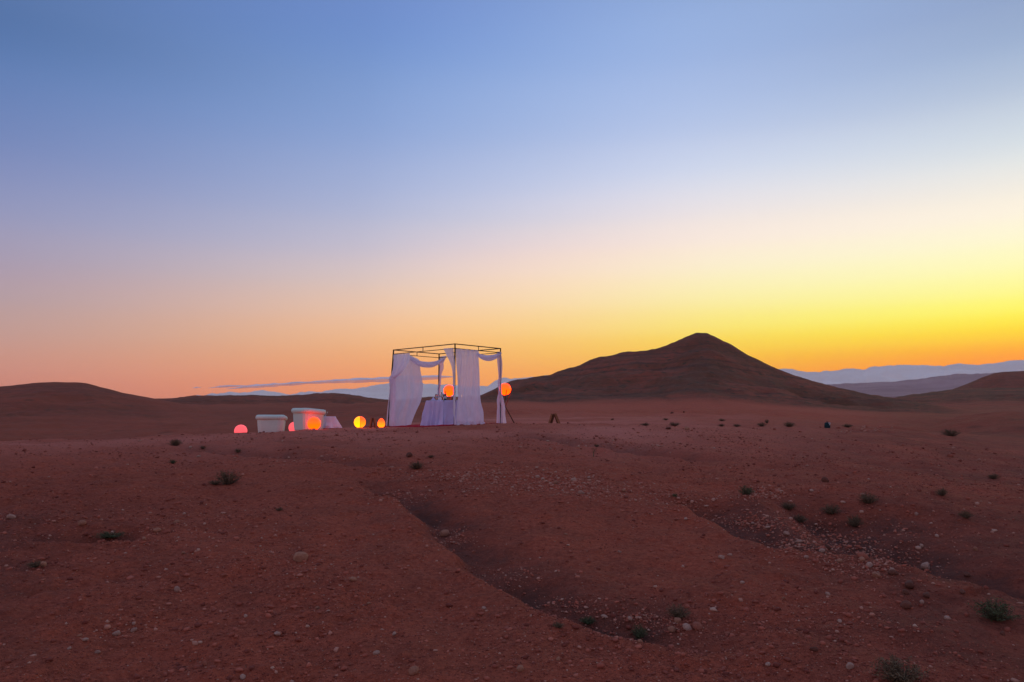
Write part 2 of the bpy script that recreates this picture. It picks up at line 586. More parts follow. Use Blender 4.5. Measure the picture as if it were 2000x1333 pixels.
M = {
    'ground': ground_mat(),
    'gravel': gravel_mat(),
    'pale_stone': stone_mat('pale_stone', (0.38, 0.20, 0.14), (0.48, 0.29, 0.21)),
    'tan_stone': stone_mat('tan_stone', (0.32, 0.13, 0.075), (0.42, 0.19, 0.11)),
    'red_stone': stone_mat('red_stone', (0.28, 0.075, 0.045), (0.36, 0.11, 0.065)),
    'dark_stone': stone_mat('dark_stone', (0.095, 0.036, 0.024), (0.15, 0.055, 0.035)),
    'sheer': cloth_mat('sheer_voile'),
    'linen': cloth_mat('table_linen', (0.70, 0.65, 0.92), 0.12, 0.0),
    'white_linen': cloth_mat('white_linen', (0.84, 0.80, 0.90), 0.15, 0.0),
    'white_uph': simple('white_boucle', (0.62, 0.70, 0.60), 0.9, 0, 0.08, 30, 0.2, 0.004),
    'iron': simple('black_iron', (0.02, 0.017, 0.016), 0.5, 0.6, 0.2, 20),
    'wood': simple('dark_brown_wood', (0.11, 0.042, 0.020), 0.75, 0, 0.35, 12, 0.2, 0.004),
    'wood_light': simple('weathered_wood_edge', (0.26, 0.11, 0.05), 0.8, 0, 0.3, 12),
    'black': simple('black_chair_paint', (0.018, 0.016, 0.018), 0.5, 0, 0.2, 10),
    'rug': simple('red_rug', (0.42, 0.012, 0.028), 0.95, 0, 0.3, 14, 0.1, 0.004),
    'glow_orange': glow_mat('orange_globe', (1.0, 0.021, 0.0), 7.0, (1.0, 0.034, 0.0)),
    'glow_pink': glow_mat('pink_globe', (1.0, 0.10, 0.125), 1.25),
    'glow_yellow': glow_mat('yellow_globe', (1.0, 0.24, 0.0), 3.0, (1.0, 0.33, 0.002)),
    'glow_egg': glow_mat('amber_globe', (1.0, 0.055, 0.002), 3.0, (1.0, 0.16, 0.004)),
    'lamp_base': simple('lamp_base_plastic', (0.25, 0.2, 0.18), 0.5),
    'flame': glow_mat('candle_flame', (1.0, 0.40, 0.08), 6.0),
    'wax': simple('candle_wax', (0.8, 0.76, 0.68), 0.5, 0, 0.05),
    'ceramic': simple('white_ceramic', (0.78, 0.76, 0.75), 0.3, 0, 0.04, 6, 0.5),
    'petal': simple('white_petals', (0.80, 0.74, 0.76), 0.8, 0, 0.12, 40),
    'stalk': simple('flower_stalks', (0.06, 0.09, 0.035), 0.8),
    'bottle': simple('dark_green_bottle', (0.012, 0.02, 0.014), 0.15, 0, 0.1, 4, 0.5),
    'metal': simple('pewter', (0.45, 0.42, 0.42), 0.35, 0.9, 0.1),
    'teal': simple('dark_teal_canvas', (0.010, 0.030, 0.034), 0.85, 0, 0.3, 20, 0.2),
    'buckle': simple('pale_strap', (0.55, 0.5, 0.48), 0.6, 0, 0.1),
    'leaf_dark': leaf_mat('dark_scrub', (0.135, 0.085, 0.045), (0.20, 0.125, 0.065)),
    'leaf_green': leaf_mat('green_scrub', (0.060, 0.080, 0.030), (0.100, 0.120, 0.050)),
    'twig': simple('dry_twig', (0.09, 0.055, 0.038), 0.9),
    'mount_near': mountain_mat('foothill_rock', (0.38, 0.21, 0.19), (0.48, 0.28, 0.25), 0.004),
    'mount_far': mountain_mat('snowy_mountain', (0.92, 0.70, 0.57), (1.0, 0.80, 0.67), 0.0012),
}
gl = new_mat('clear_glass')
T = NT(gl)
T.out(T.n('ShaderNodeBsdfGlass', {'Color': (0.97, 0.97, 0.98, 1), 'Roughness': 0.02, 'IOR': 1.45}).outputs[0])
M['glass'] = gl
cl = new_mat('thin_cloud')
T = NT(cl)
cd = T.n('ShaderNodeBsdfDiffuse', {'Color': (0.90, 0.92, 0.96, 1)}).outputs[0]
ct = T.n('ShaderNodeBsdfTransparent', {}).outputs[0]
cpos = T.n('ShaderNodeNewGeometry').outputs['Position']
cm = T.n('ShaderNodeMapping', {'Vector': cpos, 'Scale': (0.0022, 0.0022, 0.018)}).outputs[0]
T.out(T.n('ShaderNodeMixShader', {0: T.rng(T.noise(cm, 1.0, 6, 0.6), 0.36, 0.60, 0.55, 0.05), 1: cd, 2: ct}).outputs[0])
M['cloud'] = cl

# ------------------------------------------------------------------ terrain
def px_az(px):
    return math.atan2((px - 1000.0) / FPX, math.cos(PITCH) + math.sin(PITCH) * 148.5 / FPX)


def row_tan(px, py):
    r = ray(px, py)
    return r.z / math.hypot(r.x, r.y)


az_f = np.radians(np.arange(-44, 44.001, 0.12))
az_c = np.radians(np.arange(48, 316, 4.0))
AZ = np.concatenate([az_f, az_c])
D = [0.35]
while D[-1] < 13000:
    d = D[-1]
    D.append(d * (1.06 if d < 3.2 else 1.0055 if d < 31 else 1.012 if d < 420 else 1.045))
D = np.array(D)
ND, NA = len(D), len(AZ)

TD = [0.35, 3, 5, 8, 12, 16, 20, 22, 24, 26, 28, 35, 50, 80, 130, 300, 1000, 3000, 9000, 16000]
FAR = [3.5, 9, 38, 130, 190]
TZ = {
    -400: [0, .08, .22, .50, .85, 1.08, 1.05, .95, .85, .75, .65, .40, .30, .8, 2.4] + FAR,
    0:    [0, .07, .20, .48, .84, 1.07, 1.06, .96, .85, .75, .65, .40, .30, .8, 2.4] + FAR,
    140:  [0, .06, .19, .47, .82, 1.05, 1.08, .98, .88, .78, .66, .42, .30, .8, 2.6] + FAR,
    300:  [0, .06, .18, .46, .80, 1.02, 1.11, 1.05, .95, .85, .75, .60, .50, 1.0, 2.9] + FAR,
    460:  [0, .05, .18, .45, .80, 1.02, 1.13, 1.12, .98, .86, .75, .70, .70, 1.2, 3.2] + FAR,
    540:  [0, .05, .18, .45, .80, 1.04, 1.15, 1.15, 1.05, .93, .84, .80, .80, 1.3, 3.4] + FAR,
    600:  [0, .05, .18, .45, .80, 1.05, 1.16, 1.17, 1.17, 1.05, .95, .90, .9, 1.4, 3.5] + FAR,
    680:  [0, .05, .18, .45, .80, 1.06, 1.18, 1.20, 1.215, 1.2, 1.15, 1.1, 1.2, 1.8, 3.6] + FAR,
    760:  [0, .05, .18, .45, .80, 1.07, 1.21, 1.24, 1.265, 1.27, 1.26, 1.22, 1.5, 2.3, 4.0] + FAR,
    889:  [0, .05, .18, .45, .80, 1.08, 1.27, 1.34, 1.35, 1.35, 1.35, 1.40, 1.8, 2.6, 4.0] + FAR,
    1000: [0, .05, .18, .44, .79, 1.08, 1.28, 1.345, 1.36, 1.37, 1.38, 1.48, 1.9, 2.6, 3.6] + FAR,
    1200: [0, .04, .17, .42, .76, 1.02, 1.22, 1.28, 1.32, 1.35, 1.39, 1.53, 1.9, 2.5, 3.2] + FAR,
    1450: [0, .03, .14, .37, .68, .91, 1.09, 1.15, 1.21, 1.26, 1.31, 1.47, 1.82, 2.35, 2.9] + FAR,
    1700: [0, .02, .11, .31, .58, .77, .90, .95, 1.00, 1.04, 1.08, 1.17, 1.25, 1.4, 2.0] + FAR,
    2000: [0, .0, .06, .19, .36, .47, .54, .56, .58, .60, .60, .55, .45, .5, 1.4] + FAR,
    2400: [0, -.05, -.02, .05, .12, .18, .2, .2, .2, .2, .2, .2, .1, .2, 1.0] + FAR,
}
colpx = sorted(TZ)
col_az = np.array([px_az(p) for p in colpx])
prof = np.stack([pchip(np.log(TD), TZ[p], np.log(D)) for p in colpx])      # columns x ND
az_w = (AZ + math.pi) % (2 * math.pi) - math.pi
Z = pchip(col_az, prof, az_w).T                                            # ND x NA
# behind the camera the slope falls away gently
back = sstep(math.radians(60), math.radians(150), np.abs(az_w))[None, :]
Z = Z * (1 - back) + back * (-0.03 * np.minimum(D, 60)[:, None])
X = D[:, None] * np.sin(AZ)[None, :]
Y = D[:, None] * np.cos(AZ)[None, :]
DD = np.repeat(D[:, None], NA, 1)
ROCK = np.zeros_like(Z)
rill = 0.05 - 1.6 * np.abs(fbm(X * 0.040, Y * 0.022, 4, 31)) + 0.30 * (fbm(X / 6.0, Y / 6.0, 4, 33) - 0.4)


def add_hill(pts, d0, wf, wb, power=1.35, rock=1.0, rill_amp=0.0, warp=0.0, foot=0.4):
    """a hill whose crest line is traced at its own distance d0"""
    global Z, ROCK
    px = [p[0] for p in pts]
    zz = [1.6 + row_tan(*p) * d0 for p in pts]
    crest = pchip([px_az(p) for p in px], zz, az_w)
    inside = (az_w > px_az(px[0])) & (az_w < px_az(px[-1]))
    off = warp * fbm(AZ * 6, AZ * 0 + 3, 3, 77)[None, :]
    t = (DD - d0 - off)
    t = np.where(t < 0, -t / wf, t / wb)
    t = np.sqrt(t * t + 0.0036) - 0.06
    sh = np.clip(1 - t, 0, 1) ** power
    base = Z
    top = np.maximum(crest[None, :] - base, 0) * inside[None, :]
    fl = (1 - np.abs(2 * sh - 1)) * rill_amp * rill
    Z = base + top * sh + fl * np.minimum(top / 8.0, 1)
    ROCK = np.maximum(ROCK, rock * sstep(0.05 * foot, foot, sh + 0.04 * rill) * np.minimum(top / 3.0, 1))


HILL_A = [(-420, 790), (-300, 782), (-150, 770), (0, 757), (60, 751), (110, 749), (150, 750), (200, 760), (240, 770), (290, 779), (340, 788), (420, 806), (520, 822)]
HILL_B = [(130, 802), (250, 788), (300, 782), (335, 781), (380, 776), (440, 774.5), (500, 773), (545, 774), (580, 772), (620, 769.5), (660, 770), (700, 774), (740, 780), (770, 782),
          (830, 778), (870, 777), (940, 778), (1000, 782), (1080, 802)]
HILL_C = [(860, 812), (900, 795), (940, 774), (963, 762), (1000, 745), (1050, 736.5), (1075, 733), (1087, 727), (1110, 720), (1135, 713), (1153, 704), (1192, 694.6), (1228, 688),
          (1270, 684), (1300, 676.6), (1330, 664.6), (1354, 655), (1367, 651.6), (1384, 651.4), (1396, 656), (1426, 671), (1450, 685), (1480, 700.6), (1519, 719.5), (1570, 738),
          (1600, 746.5), (1650, 760), (1700, 770.5), (1737, 776), (1790, 784), (1860, 796), (1940, 806)]
HILL_D = [(1640, 800), (1700, 784), (1737, 777), (1760, 773.5), (1800, 768), (1850, 762), (1900, 757.5), (1950, 757), (2000, 757), (2150, 752), (2400, 762)]
HILL_E = [(1780, 790), (1840, 768), (1880, 752), (1905, 743), (1930, 733), (1960, 724.5), (2000, 721.5), (2060, 719), (2150, 726), (2300, 745), (2450, 770)]
add_hill(HILL_E, 1300, 330, 500, 1.2, 0.8, 6.0)
add_hill(HILL_D, 520, 230, 200, 1.2, 1.0, 1.6, 30)
add_hill(HILL_B, 340, 190, 150, 1.25, 0.85, 1.8, 20)
add_hill(HILL_C, 265, 125, 120, 1.25, 1.0, 1.9, 0.0, 0.12)
HILL_F = [(1640, 868), (1720, 850), (1800, 832), (1880, 813), (1930, 805), (1975, 801), (2000, 802), (2100, 800), (2300, 812), (2450, 830)]
add_hill(HILL_F, 78, 34, 40, 1.2, 1.0, 0.4, 0.0, 0.2)
add_hill(HILL_A, 165, 85, 80, 1.3, 0.7, 1.3, 6, 0.25)

hw = np.clip(ROCK, 0, 1) * sstep(60, 120, DD) * (1 - sstep(500, 900, DD))
Z += hw * (0.20 * (fbm(X / 5.0, Y / 5.0, 4, 35) - 0.3) + 0.08 * fbm(X / 1.8, Y / 1.8, 2, 36)) * np.clip(DD / 260.0, 0.4, 1.5)
# low swells in the left middle distance and on the right shoulder
mid_w = sstep(34, 60, DD) * (1 - sstep(95, 135, DD))
Z += mid_w * (0.60 * (fbm(X / 22.0, Y / 22.0, 5, 5) - 0.55) + 0.16 * (fbm(X / 4.0, Y / 4.0, 3, 6) - 0.4))
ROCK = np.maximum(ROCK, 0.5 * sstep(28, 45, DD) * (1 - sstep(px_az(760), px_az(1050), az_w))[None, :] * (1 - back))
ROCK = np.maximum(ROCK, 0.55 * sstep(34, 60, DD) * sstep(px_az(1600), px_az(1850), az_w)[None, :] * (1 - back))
# ground relief: swells, hummocks, clods
near = 1 - sstep(60, 200, DD)
flat = 1 - 0.75 * np.exp(-(((X + 2.4) / 3.6) ** 2 + ((Y - 24.6) / 2.6) ** 2))
Z += 0.065 * fbm(X / 2.6, Y / 2.6, 4, 11) * near * flat * sstep(3, 6, DD)
Z += 0.028 * fbm(X / 0.55, Y / 0.55, 4, 21) * near * flat
cl_ = fbm(X / 0.13, Y / 0.13, 3, 41)
Z += 0.020 * np.sign(cl_) * np.abs(cl_) ** 1.4 * (1 - sstep(16, 30, DD)) * (0.6 + 0.4 * fbm(X / 1.1, Y / 1.1, 2, 43))


def macro_hit(px, py):
    """first point where the pixel's ray meets the terrain grid"""
    r = ray(px, py)
    h = math.hypot(r.x, r.y)
    a = math.atan2(r.x, r.y)
    ia = np.interp(a, AZ[:len(az_f)], np.arange(len(az_f)))
    i0 = int(min(ia, len(az_f) - 2))
    f = ia - i0
    col = Z[:, i0] * (1 - f) + Z[:, i0 + 1] * f
    line = EYE.z + r.z / h * D
    below = np.nonzero((line < col) & (D > 1.0))[0]
    k = below[0] if len(below) else ND - 2
    k = max(k, 1)
    a0, a1 = line[k - 1] - col[k - 1], line[k] - col[k]
    t = a0 / (a0 - a1) if a0 != a1 else 0.5
    d = D[k - 1] + (D[k] - D[k - 1]) * t
    return Vector((d * r.x / h, d * r.y / h, EYE.z + r.z / h * d))


SOIL_SHADE = np.zeros_like(Z)


def carve(pix, depth, width, bank=0.0, shade_amount=0.7):
    """a runnel cut along a line seen on the ground"""
    global Z, SOIL_SHADE
    P = np.array([macro_hit(*p)[:2] for p in pix])
    n = np.array([q[2] if len(q) > 2 else 1.0 for q in pix]) if False else np.ones(len(P))
    rows = DD < 34
    best = np.full(Z.shape, 1e9)
    endw = np.zeros(Z.shape)
    side = np.zeros(Z.shape)
    total = len(P) - 1
    wx = X + 0.14 * vnoise(X / 1.3, Y / 1.3, 91) + 0.05 * vnoise(X / 0.25, Y / 0.25, 92)
    wy = Y + 0.14 * vnoise(X / 1.3, Y / 1.3, 93) + 0.05 * vnoise(X / 0.25, Y / 0.25, 94)
    for i in range(total):
        a, b = P[i], P[i + 1]
        ab = b - a
        L2 = (ab ** 2).sum() + 1e-9
        t = np.clip(((wx - a[0]) * ab[0] + (wy - a[1]) * ab[1]) / L2, 0, 1)
        dx, dy = wx - a[0] - t * ab[0], wy - a[1] - t * ab[1]
        dist = np.sqrt(dx * dx + dy * dy)
        s = (i + t) / total
        up = dist < best
        best = np.where(up, dist, best)
        endw = np.where(up, np.clip(np.minimum(s, 1 - s) * 6, 0, 1), endw)
        side = np.where(up, np.sign(ab[0] * dy - ab[1] * dx), side)
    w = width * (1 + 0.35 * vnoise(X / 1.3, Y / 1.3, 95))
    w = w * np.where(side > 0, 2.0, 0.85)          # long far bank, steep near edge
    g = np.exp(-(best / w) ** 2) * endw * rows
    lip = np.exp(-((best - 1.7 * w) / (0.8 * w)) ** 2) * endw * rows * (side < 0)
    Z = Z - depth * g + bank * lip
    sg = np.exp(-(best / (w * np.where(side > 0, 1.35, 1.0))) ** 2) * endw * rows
    SOIL_SHADE = np.maximum(SOIL_SHADE, shade_amount * sg)  # runnel floors and far banks get their shade in the soil colour


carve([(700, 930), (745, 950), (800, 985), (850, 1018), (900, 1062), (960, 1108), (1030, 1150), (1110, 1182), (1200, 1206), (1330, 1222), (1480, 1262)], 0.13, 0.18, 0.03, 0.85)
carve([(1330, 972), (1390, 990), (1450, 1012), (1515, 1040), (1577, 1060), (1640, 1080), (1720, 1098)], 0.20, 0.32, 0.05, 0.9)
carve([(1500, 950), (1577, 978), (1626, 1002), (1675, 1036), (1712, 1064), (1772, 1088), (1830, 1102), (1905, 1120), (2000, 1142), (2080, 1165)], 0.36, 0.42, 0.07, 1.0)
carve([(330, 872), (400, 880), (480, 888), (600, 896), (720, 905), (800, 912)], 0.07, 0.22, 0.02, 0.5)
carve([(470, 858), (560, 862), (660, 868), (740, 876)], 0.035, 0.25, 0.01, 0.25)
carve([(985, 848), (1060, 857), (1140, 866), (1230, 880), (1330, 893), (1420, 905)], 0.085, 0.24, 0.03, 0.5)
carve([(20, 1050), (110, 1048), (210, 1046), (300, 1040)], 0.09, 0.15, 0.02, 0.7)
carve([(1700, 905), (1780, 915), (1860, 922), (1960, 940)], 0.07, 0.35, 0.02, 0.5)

# slope shade at right and corner darkening at left, painted into the soil
shade_noise = np.clip(0.75 + 0.7 * fbm(X / 2.2, Y / 2.2, 4, 131), 0, 1)
SOIL_SHADE = np.maximum(SOIL_SHADE, 0.50 * shade_noise * (sstep(px_az(1380), px_az(1900), az_w)[None, :] * sstep(3, 6, DD) * (1 - sstep(40, 70, DD)) * (1 - back)))
SOIL_SHADE = np.maximum(SOIL_SHADE, 0.45 * shade_noise * ((1 - sstep(px_az(40), px_az(420), az_w))[None, :] * (1 - sstep(8, 13, DD)) * (1 - back)))
V = np.stack([X, Y, Z], -1).reshape(-1, 3)
q = grid_quads(ND, NA, wrap=True)
V = np.vstack([V, [[0, 0, float(Z[0].mean())]]])
c_i = len(V) - 1
tri = np.stack([np.full(NA, c_i), np.roll(np.arange(NA), -1), np.arange(NA)], -1)
# face winding: rows outwards, columns clockwise seen from above
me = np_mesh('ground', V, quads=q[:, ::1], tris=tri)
PALE_SOIL = sstep(11, 19, DD) * (1 - sstep(40, 70, DD)) * (1 - 0.8 * sstep(px_az(1150), px_az(1750), az_w))[None, :] * (1 - back) * np.clip(0.8 + 0.5 * fbm(X / 3.0, Y / 3.0, 3, 121), 0, 1)  # paler soil over the middle distance, fading towards the right
for nm, arr in (('rock', ROCK), ('soil_shade', SOIL_SHADE), ('pale_soil', PALE_SOIL)):
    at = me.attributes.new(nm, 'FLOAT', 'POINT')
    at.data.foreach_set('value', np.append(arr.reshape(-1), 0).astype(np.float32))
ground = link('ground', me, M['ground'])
tag(ground, 'reddish brown stony desert ground running up to the bare hills', 'ground', kind='structure')


def H(x, y):
    d = max(math.hypot(x, y), D[0])
    a = math.atan2(x, y)
    i = min(max(int(np.searchsorted(D, d)) - 1, 0), ND - 2)
    fa = np.interp(a, AZ[:len(az_f)], np.arange(len(az_f)))
    j = min(int(fa), len(az_f) - 2)
    fj = fa - j
    fi = (d - D[i]) / (D[i + 1] - D[i])
    return float((Z[i, j] * (1 - fj) + Z[i, j + 1] * fj) * (1 - fi) + (Z[i + 1, j] * (1 - fj) + Z[i + 1, j + 1] * fj) * fi)


def at_dist(px, d):
    """ground point in the direction of a photo column at distance d"""
    a = px_az(px)
    x, y = d * math.sin(a), d * math.cos(a)
    return Vector((x, y, H(x, y)))


def at_z(px, py, z):
    r = ray(px, py)
    return EYE + r * ((z - EYE.z) / r.z)


def at_plane(px, py, A, B):
    """where the pixel's ray meets the vertical plane through A and B"""
    n = Vector((B.y - A.y, A.x - B.x, 0)).normalized()
    r = ray(px, py)
    return EYE + r * ((A - EYE).dot(n) / r.dot(n))


# ------------------------------------------------------------------ far ranges
def far_range(name, pts, d0, wf, wb, base_tan, mat, label, seed, jag):
    na, nd = 620, 56
    az = np.linspace(px_az(pts[0][0]), px_az(pts[-1][0]), na)
    cr = np.interp(az, [px_az(p[0]) for p in pts], [1.6 + row_tan(*p) * d0 for p in pts])
    cr = cr + jag * fbm(az * 130, az * 0, 4, seed)
    u = np.concatenate([np.linspace(-1, 0, nd * 2 // 3), np.linspace(0, 1, nd // 3 + 1)[1:]])
    dist = d0 + np.where(u < 0, u * wf, u * wb)
    xx = dist[:, None] * np.sin(az)[None]
    yy = dist[:, None] * np.cos(az)[None]
    sh = (1 - np.abs(u)) ** 1.15
    bz = 1.6 + base_tan * dist
    ridges = fbm(xx / (wf * 0.16), yy / (wf * 0.16), 5, seed + 3)
    zz = bz[:, None] + np.maximum(cr[None] - bz[:, None], 0) * sh[:, None]
    zz += ridges * (cr[None] - bz[:, None]).clip(0) * 0.16 * (1 - np.abs(2 * sh - 1))[:, None]
    zz[0] -= wf * 0.05
    zz[-1] -= wb * 0.1
    me = np_mesh(name, np.stack([xx, yy, zz], -1).reshape(-1, 3), quads=grid_quads(len(u), na))
    o = link(name, me, mat)
    return tag(o, label, 'mountains', kind='structure')


ATLAS = [(150, 792), (250, 784), (334, 779), (368, 775), (397, 772), (427, 768), (447, 766), (465, 767.7), (483, 766), (510, 761.6), (539, 765.7), (564, 770.6), (577, 768), (600, 765), (627, 766),
         (645, 761), (676, 758.7), (690, 760.5), (712, 757), (751, 749), (790, 746), (823, 749), (861, 752), (872, 751), (887, 753), (912, 756), (938, 755), (951, 755), (966, 744), (983, 737),
         (994, 740), (1004, 738.5), (1020, 738), (1080, 733), (1200, 728), (1350, 725), (1450, 718), (1525, 720), (1550, 722), (1585, 727), (1625, 724.5), (1660, 721), (1687, 722.5), (1702, 717.5),
         (1755, 712.5), (1787, 712.5), (1825, 714.5), (1850, 716), (1862, 712.5), (1880, 708.7), (1900, 712.5), (1925, 712.5), (1962, 708), (2000, 703), (2100, 700), (2250, 712), (2400, 706)]
FOOT = [(1480, 775), (1560, 758), (1620, 751), (1662, 748.7), (1700, 748), (1750, 745.7), (1800, 741), (1837, 735), (1875, 731), (1945, 728.7), (2020, 727), (2150, 733), (2350, 748), (2450, 762)]
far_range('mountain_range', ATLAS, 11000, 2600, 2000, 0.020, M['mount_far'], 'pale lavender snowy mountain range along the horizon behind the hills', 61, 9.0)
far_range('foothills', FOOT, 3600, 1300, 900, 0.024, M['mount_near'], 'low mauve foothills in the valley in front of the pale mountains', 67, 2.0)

# ------------------------------------------------------------------ clouds
def cloud(rows, d0, label):
    """a flat lens of cloud: rows of (column, centre row, half height in rows)"""
    n, m = 160, 14
    px = np.linspace(rows[0][0], rows[-1][0], n)
    cy = np.interp(px, [r[0] for r in rows], [r[1] for r in rows])
    hh = np.interp(px, [r[0] for r in rows], [r[2] for r in rows]) * (1 + 0.3 * fbm(px / 22.0, px * 0, 3, 8))
    vs = []
    for i in range(n):
        a = px_az(px[i])
        zc_ = 1.6 + row_tan(px[i], cy[i]) * d0
        hz = max(hh[i], 0.05) / FPX * d0
        for k in range(m):
            t = 2 * math.pi * k / m
            d_ = d0 + math.cos(t) * hz * 7
            vs.append((d_ * math.sin(a), d_ * math.cos(a), zc_ + math.sin(t) * hz * (1.0 if math.sin(t) > 0 else 0.75)))
    me = np_mesh('cloud', vs, quads=grid_quads(n, m, wrap=True))
    return tag(link('cloud', me, M['cloud']), label, 'cloud', kind='structure')


cloud([(440, 760.5, .3), (470, 757.5, 2.6), (532, 753, 3.2), (600, 748.5, 3.0), (645, 746, 3.6), (700, 744, 4.4), (762, 742, 5), (820, 739.5, 4.5), (860, 737.5, 3), (890, 736, .3)], 15500,
      'long thin blue grey cloud streak low over the mountains')
cloud([(404, 758.5, .3), (428, 756, 2.6), (452, 754.8, 2.4), (480, 754, .9), (498, 752.5, 1.6), (515, 752.3, .3)], 15800, 'short blue grey cloud wisp at the end of the long streak')
cloud([(374, 758.5, .3), (382, 757.5, 1.4), (392, 757, .3)], 15800, 'tiny isolated blue grey cloud puff low in the orange sky')

# ------------------------------------------------------------------ gazebo
TOP = 3.85
F0 = at_z(888.8, 671.3, TOP)
L0 = at_z(768.8, 683.3, TOP)
R0 = at_z(977.6, 680.4, TOP)
B0 = L0 + R0 - F0
CEN = (L0 + R0) / 2
CEN.z = H(CEN.x, CEN.y)
gz = empty('gazebo', (CEN.x, CEN.y, CEN.z))
tag(gz, 'square black iron gazebo frame without a roof, hung with white sheer curtains', 'gazebo')


def gpart(mb, name, mat, **k):
    mb.v = [tuple(Vector(v) - gz.location) for v in mb.v]
    return mb.build(name, mat, gz, **k)


corners = [F0, L0, B0, R0]
feet = []
for i, c in enumerate(corners):
    b = Vector((c.x, c.y, 0))
    if i == 1:
        b.x -= 0.15                        # this post leans out at the foot
    b.z = H(b.x, b.y) - 0.03
    feet.append(b)
    m = MB()
    m.bar(b, c, 0.040, 0.040)
    p = gpart(m, 'post', M['iron'])
    m = MB()
    m.box((b.x - 0.07, b.y - 0.07, b.z + 0.03), (b.x + 0.07, b.y + 0.07, b.z + 0.045))
    m.v = [tuple(Vector(v) - gz.location) for v in m.v]
    m.build('foot_plate', M['iron'], p)
for i in range(4):
    a, b = corners[i], corners[(i + 1) % 4]
    d = (b - a).normalized()
    for dz, nm in ((-0.014, 'upper_rail'), (-0.150, 'lower_rail')):
        m = MB()
        m.bar(a + d * 0.021 + Vector((0, 0, dz)), b - d * 0.021 + Vector((0, 0, dz)), 0.027 if dz > -0.1 else 0.020)
        gpart(m, nm, M['iron'])
    mid = (a + b) / 2
    m = MB()
    m.bar(mid + Vector((0, 0, -0.0275)), mid + Vector((0, 0, -0.140)), 0.022)
    gpart(m, 'rail_strut', M['iron'])

# ------------------------------------------------------------------ curtains
def rows_interp(rows, v):
    rows = np.array(rows, float)
    vk = np.linspace(0, 1, len(rows))
    return pchip(vk, rows, v)


def panel(rows, A, B, nfold, amp, seed, nu=72, nv=110, out=0.0, tight=None):
    """cloth hanging in the gazebo side A-B; rows = (left px, left row, right px, right row) from rail to hem"""
    n = Vector((B.y - A.y, A.x - B.x, 0)).normalized()
    if n.y > 0:
        n = -n
    n = np.array(n)
    v = np.linspace(0, 1, nv)
    R = rows_interp(rows, v)
    u = np.linspace(0, 1, nu)
    P = np.zeros((nv, nu, 3))
    for i in range(nv):
        a = np.array(at_plane(R[i, 0], R[i, 1], A, B))
        b = np.array(at_plane(R[i, 2], R[i, 3], A, B))
        P[i] = a[None] * (1 - u[:, None]) + b[None] * u[:, None]
    uu, vv = np.meshgrid(u, v)
    ph = 1.2 * vnoise(uu * 3 + seed, vv * 1.5, seed)
    k = amp * (0.55 + 0.65 * vv) if tight is None else amp * tight(vv)
    off = k * (np.sin(2 * math.pi * nfold * uu + 3 * ph) + 0.45 * np.sin(2 * math.pi * nfold * 2.3 * uu + 5 * ph + seed))
    off += amp * 1.3 * fbm(uu * 3 + seed, vv * 2.2, 3, seed + 5) * sstep(0, 0.25, vv)
    P += (off + out)[..., None] * n
    # let the hem rest on the ground
    for j in range(nu):
        g = H(P[-1, j, 0], P[-1, j, 1]) + 0.012
        dz = g - P[-1, j, 2]
        P[:, j, 2] += dz * sstep(0.7, 1.0, v)
    return P


def cloth_obj(name, P, mat, label, cat, group=None, wrap=False):
    r, c = P.shape[:2]
    V = P.reshape(-1, 3)
    o0 = V.mean(0)
    o0[2] = V[:, 2].min()
    me = np_mesh(name, V - o0, quads=grid_quads(r, c, wrap))
    o = link(name, me, mat)
    o.location = o0
    return tag(o, label, cat, group)


def on_plane_bottom(A, B, t):
    p = A + (B - A) * t
    return p


# left sheet along the short left side, bellied and drawn in at the hem
P = panel([(769.5, 692, 803, 694.5), (768.5, 697, 820, 706), (766, 725, 822, 730), (764, 755, 824.5, 752), (762, 780, 823, 775), (760, 806, 814, 803), (758, 836, 804, 834)], L0, B0, 1.7, 0.040, 3, out=-0.03)
cloth_obj('curtain', P, M['sheer'], 'wide white sheer curtain bellying out beside the leaning iron post', 'curtain', 'gazebo curtains')
# tied back piece on the long front side at the left post
P = panel([(769.5, 693, 801, 690), (769, 703, 799.5, 700), (768, 718, 793, 718), (767, 731, 784, 731), (765.5, 741, 773, 741), (764, 760, 773, 760), (761, 795, 772, 795), (757, 837, 773, 837)], L0, F0, 4, 0.045, 9, out=0.02, tight=lambda v: 0.5 + 0.7 * sstep(0, 0.4, v) - 0.35 * sstep(0.5, 1, v))
cloth_obj('curtain', P, M['sheer'], 'short white curtain tied back to the leaning post over the wide sheer one', 'curtain', 'gazebo curtains')
# big front sheet
P = panel([(889.5, 681.5, 934.5, 684.5), (889.6, 692, 935.5, 694), (889.8, 725, 937, 725), (890, 760, 937.5, 755), (890, 785, 940, 784), (890, 808, 944.5, 808), (890, 822, 947, 822), (889.5, 833, 950.5, 831.5)], F0, R0, 3.6, 0.042, 14, nu=110, out=0.035)
for j in range(P.shape[1]):      # the hem puddles outward
    w = sstep(0.90, 1.0, np.linspace(0, 1, P.shape[0]))
    P[:, j, 1] -= 0.24 * w * (0.6 + 0.4 * math.sin(j * 0.55))
    P[:, j, 0] += 0.05 * w * math.sin(j * 0.33)
for j in range(P.shape[1]):
    P[-1, j, 2] = H(P[-1, j, 0], P[-1, j, 1]) + 0.012
cloth_obj('curtain', P, M['sheer'], 'large white sheer curtain hanging to the ground with a spread hem, lamp glow behind it', 'curtain', 'gazebo curtains')
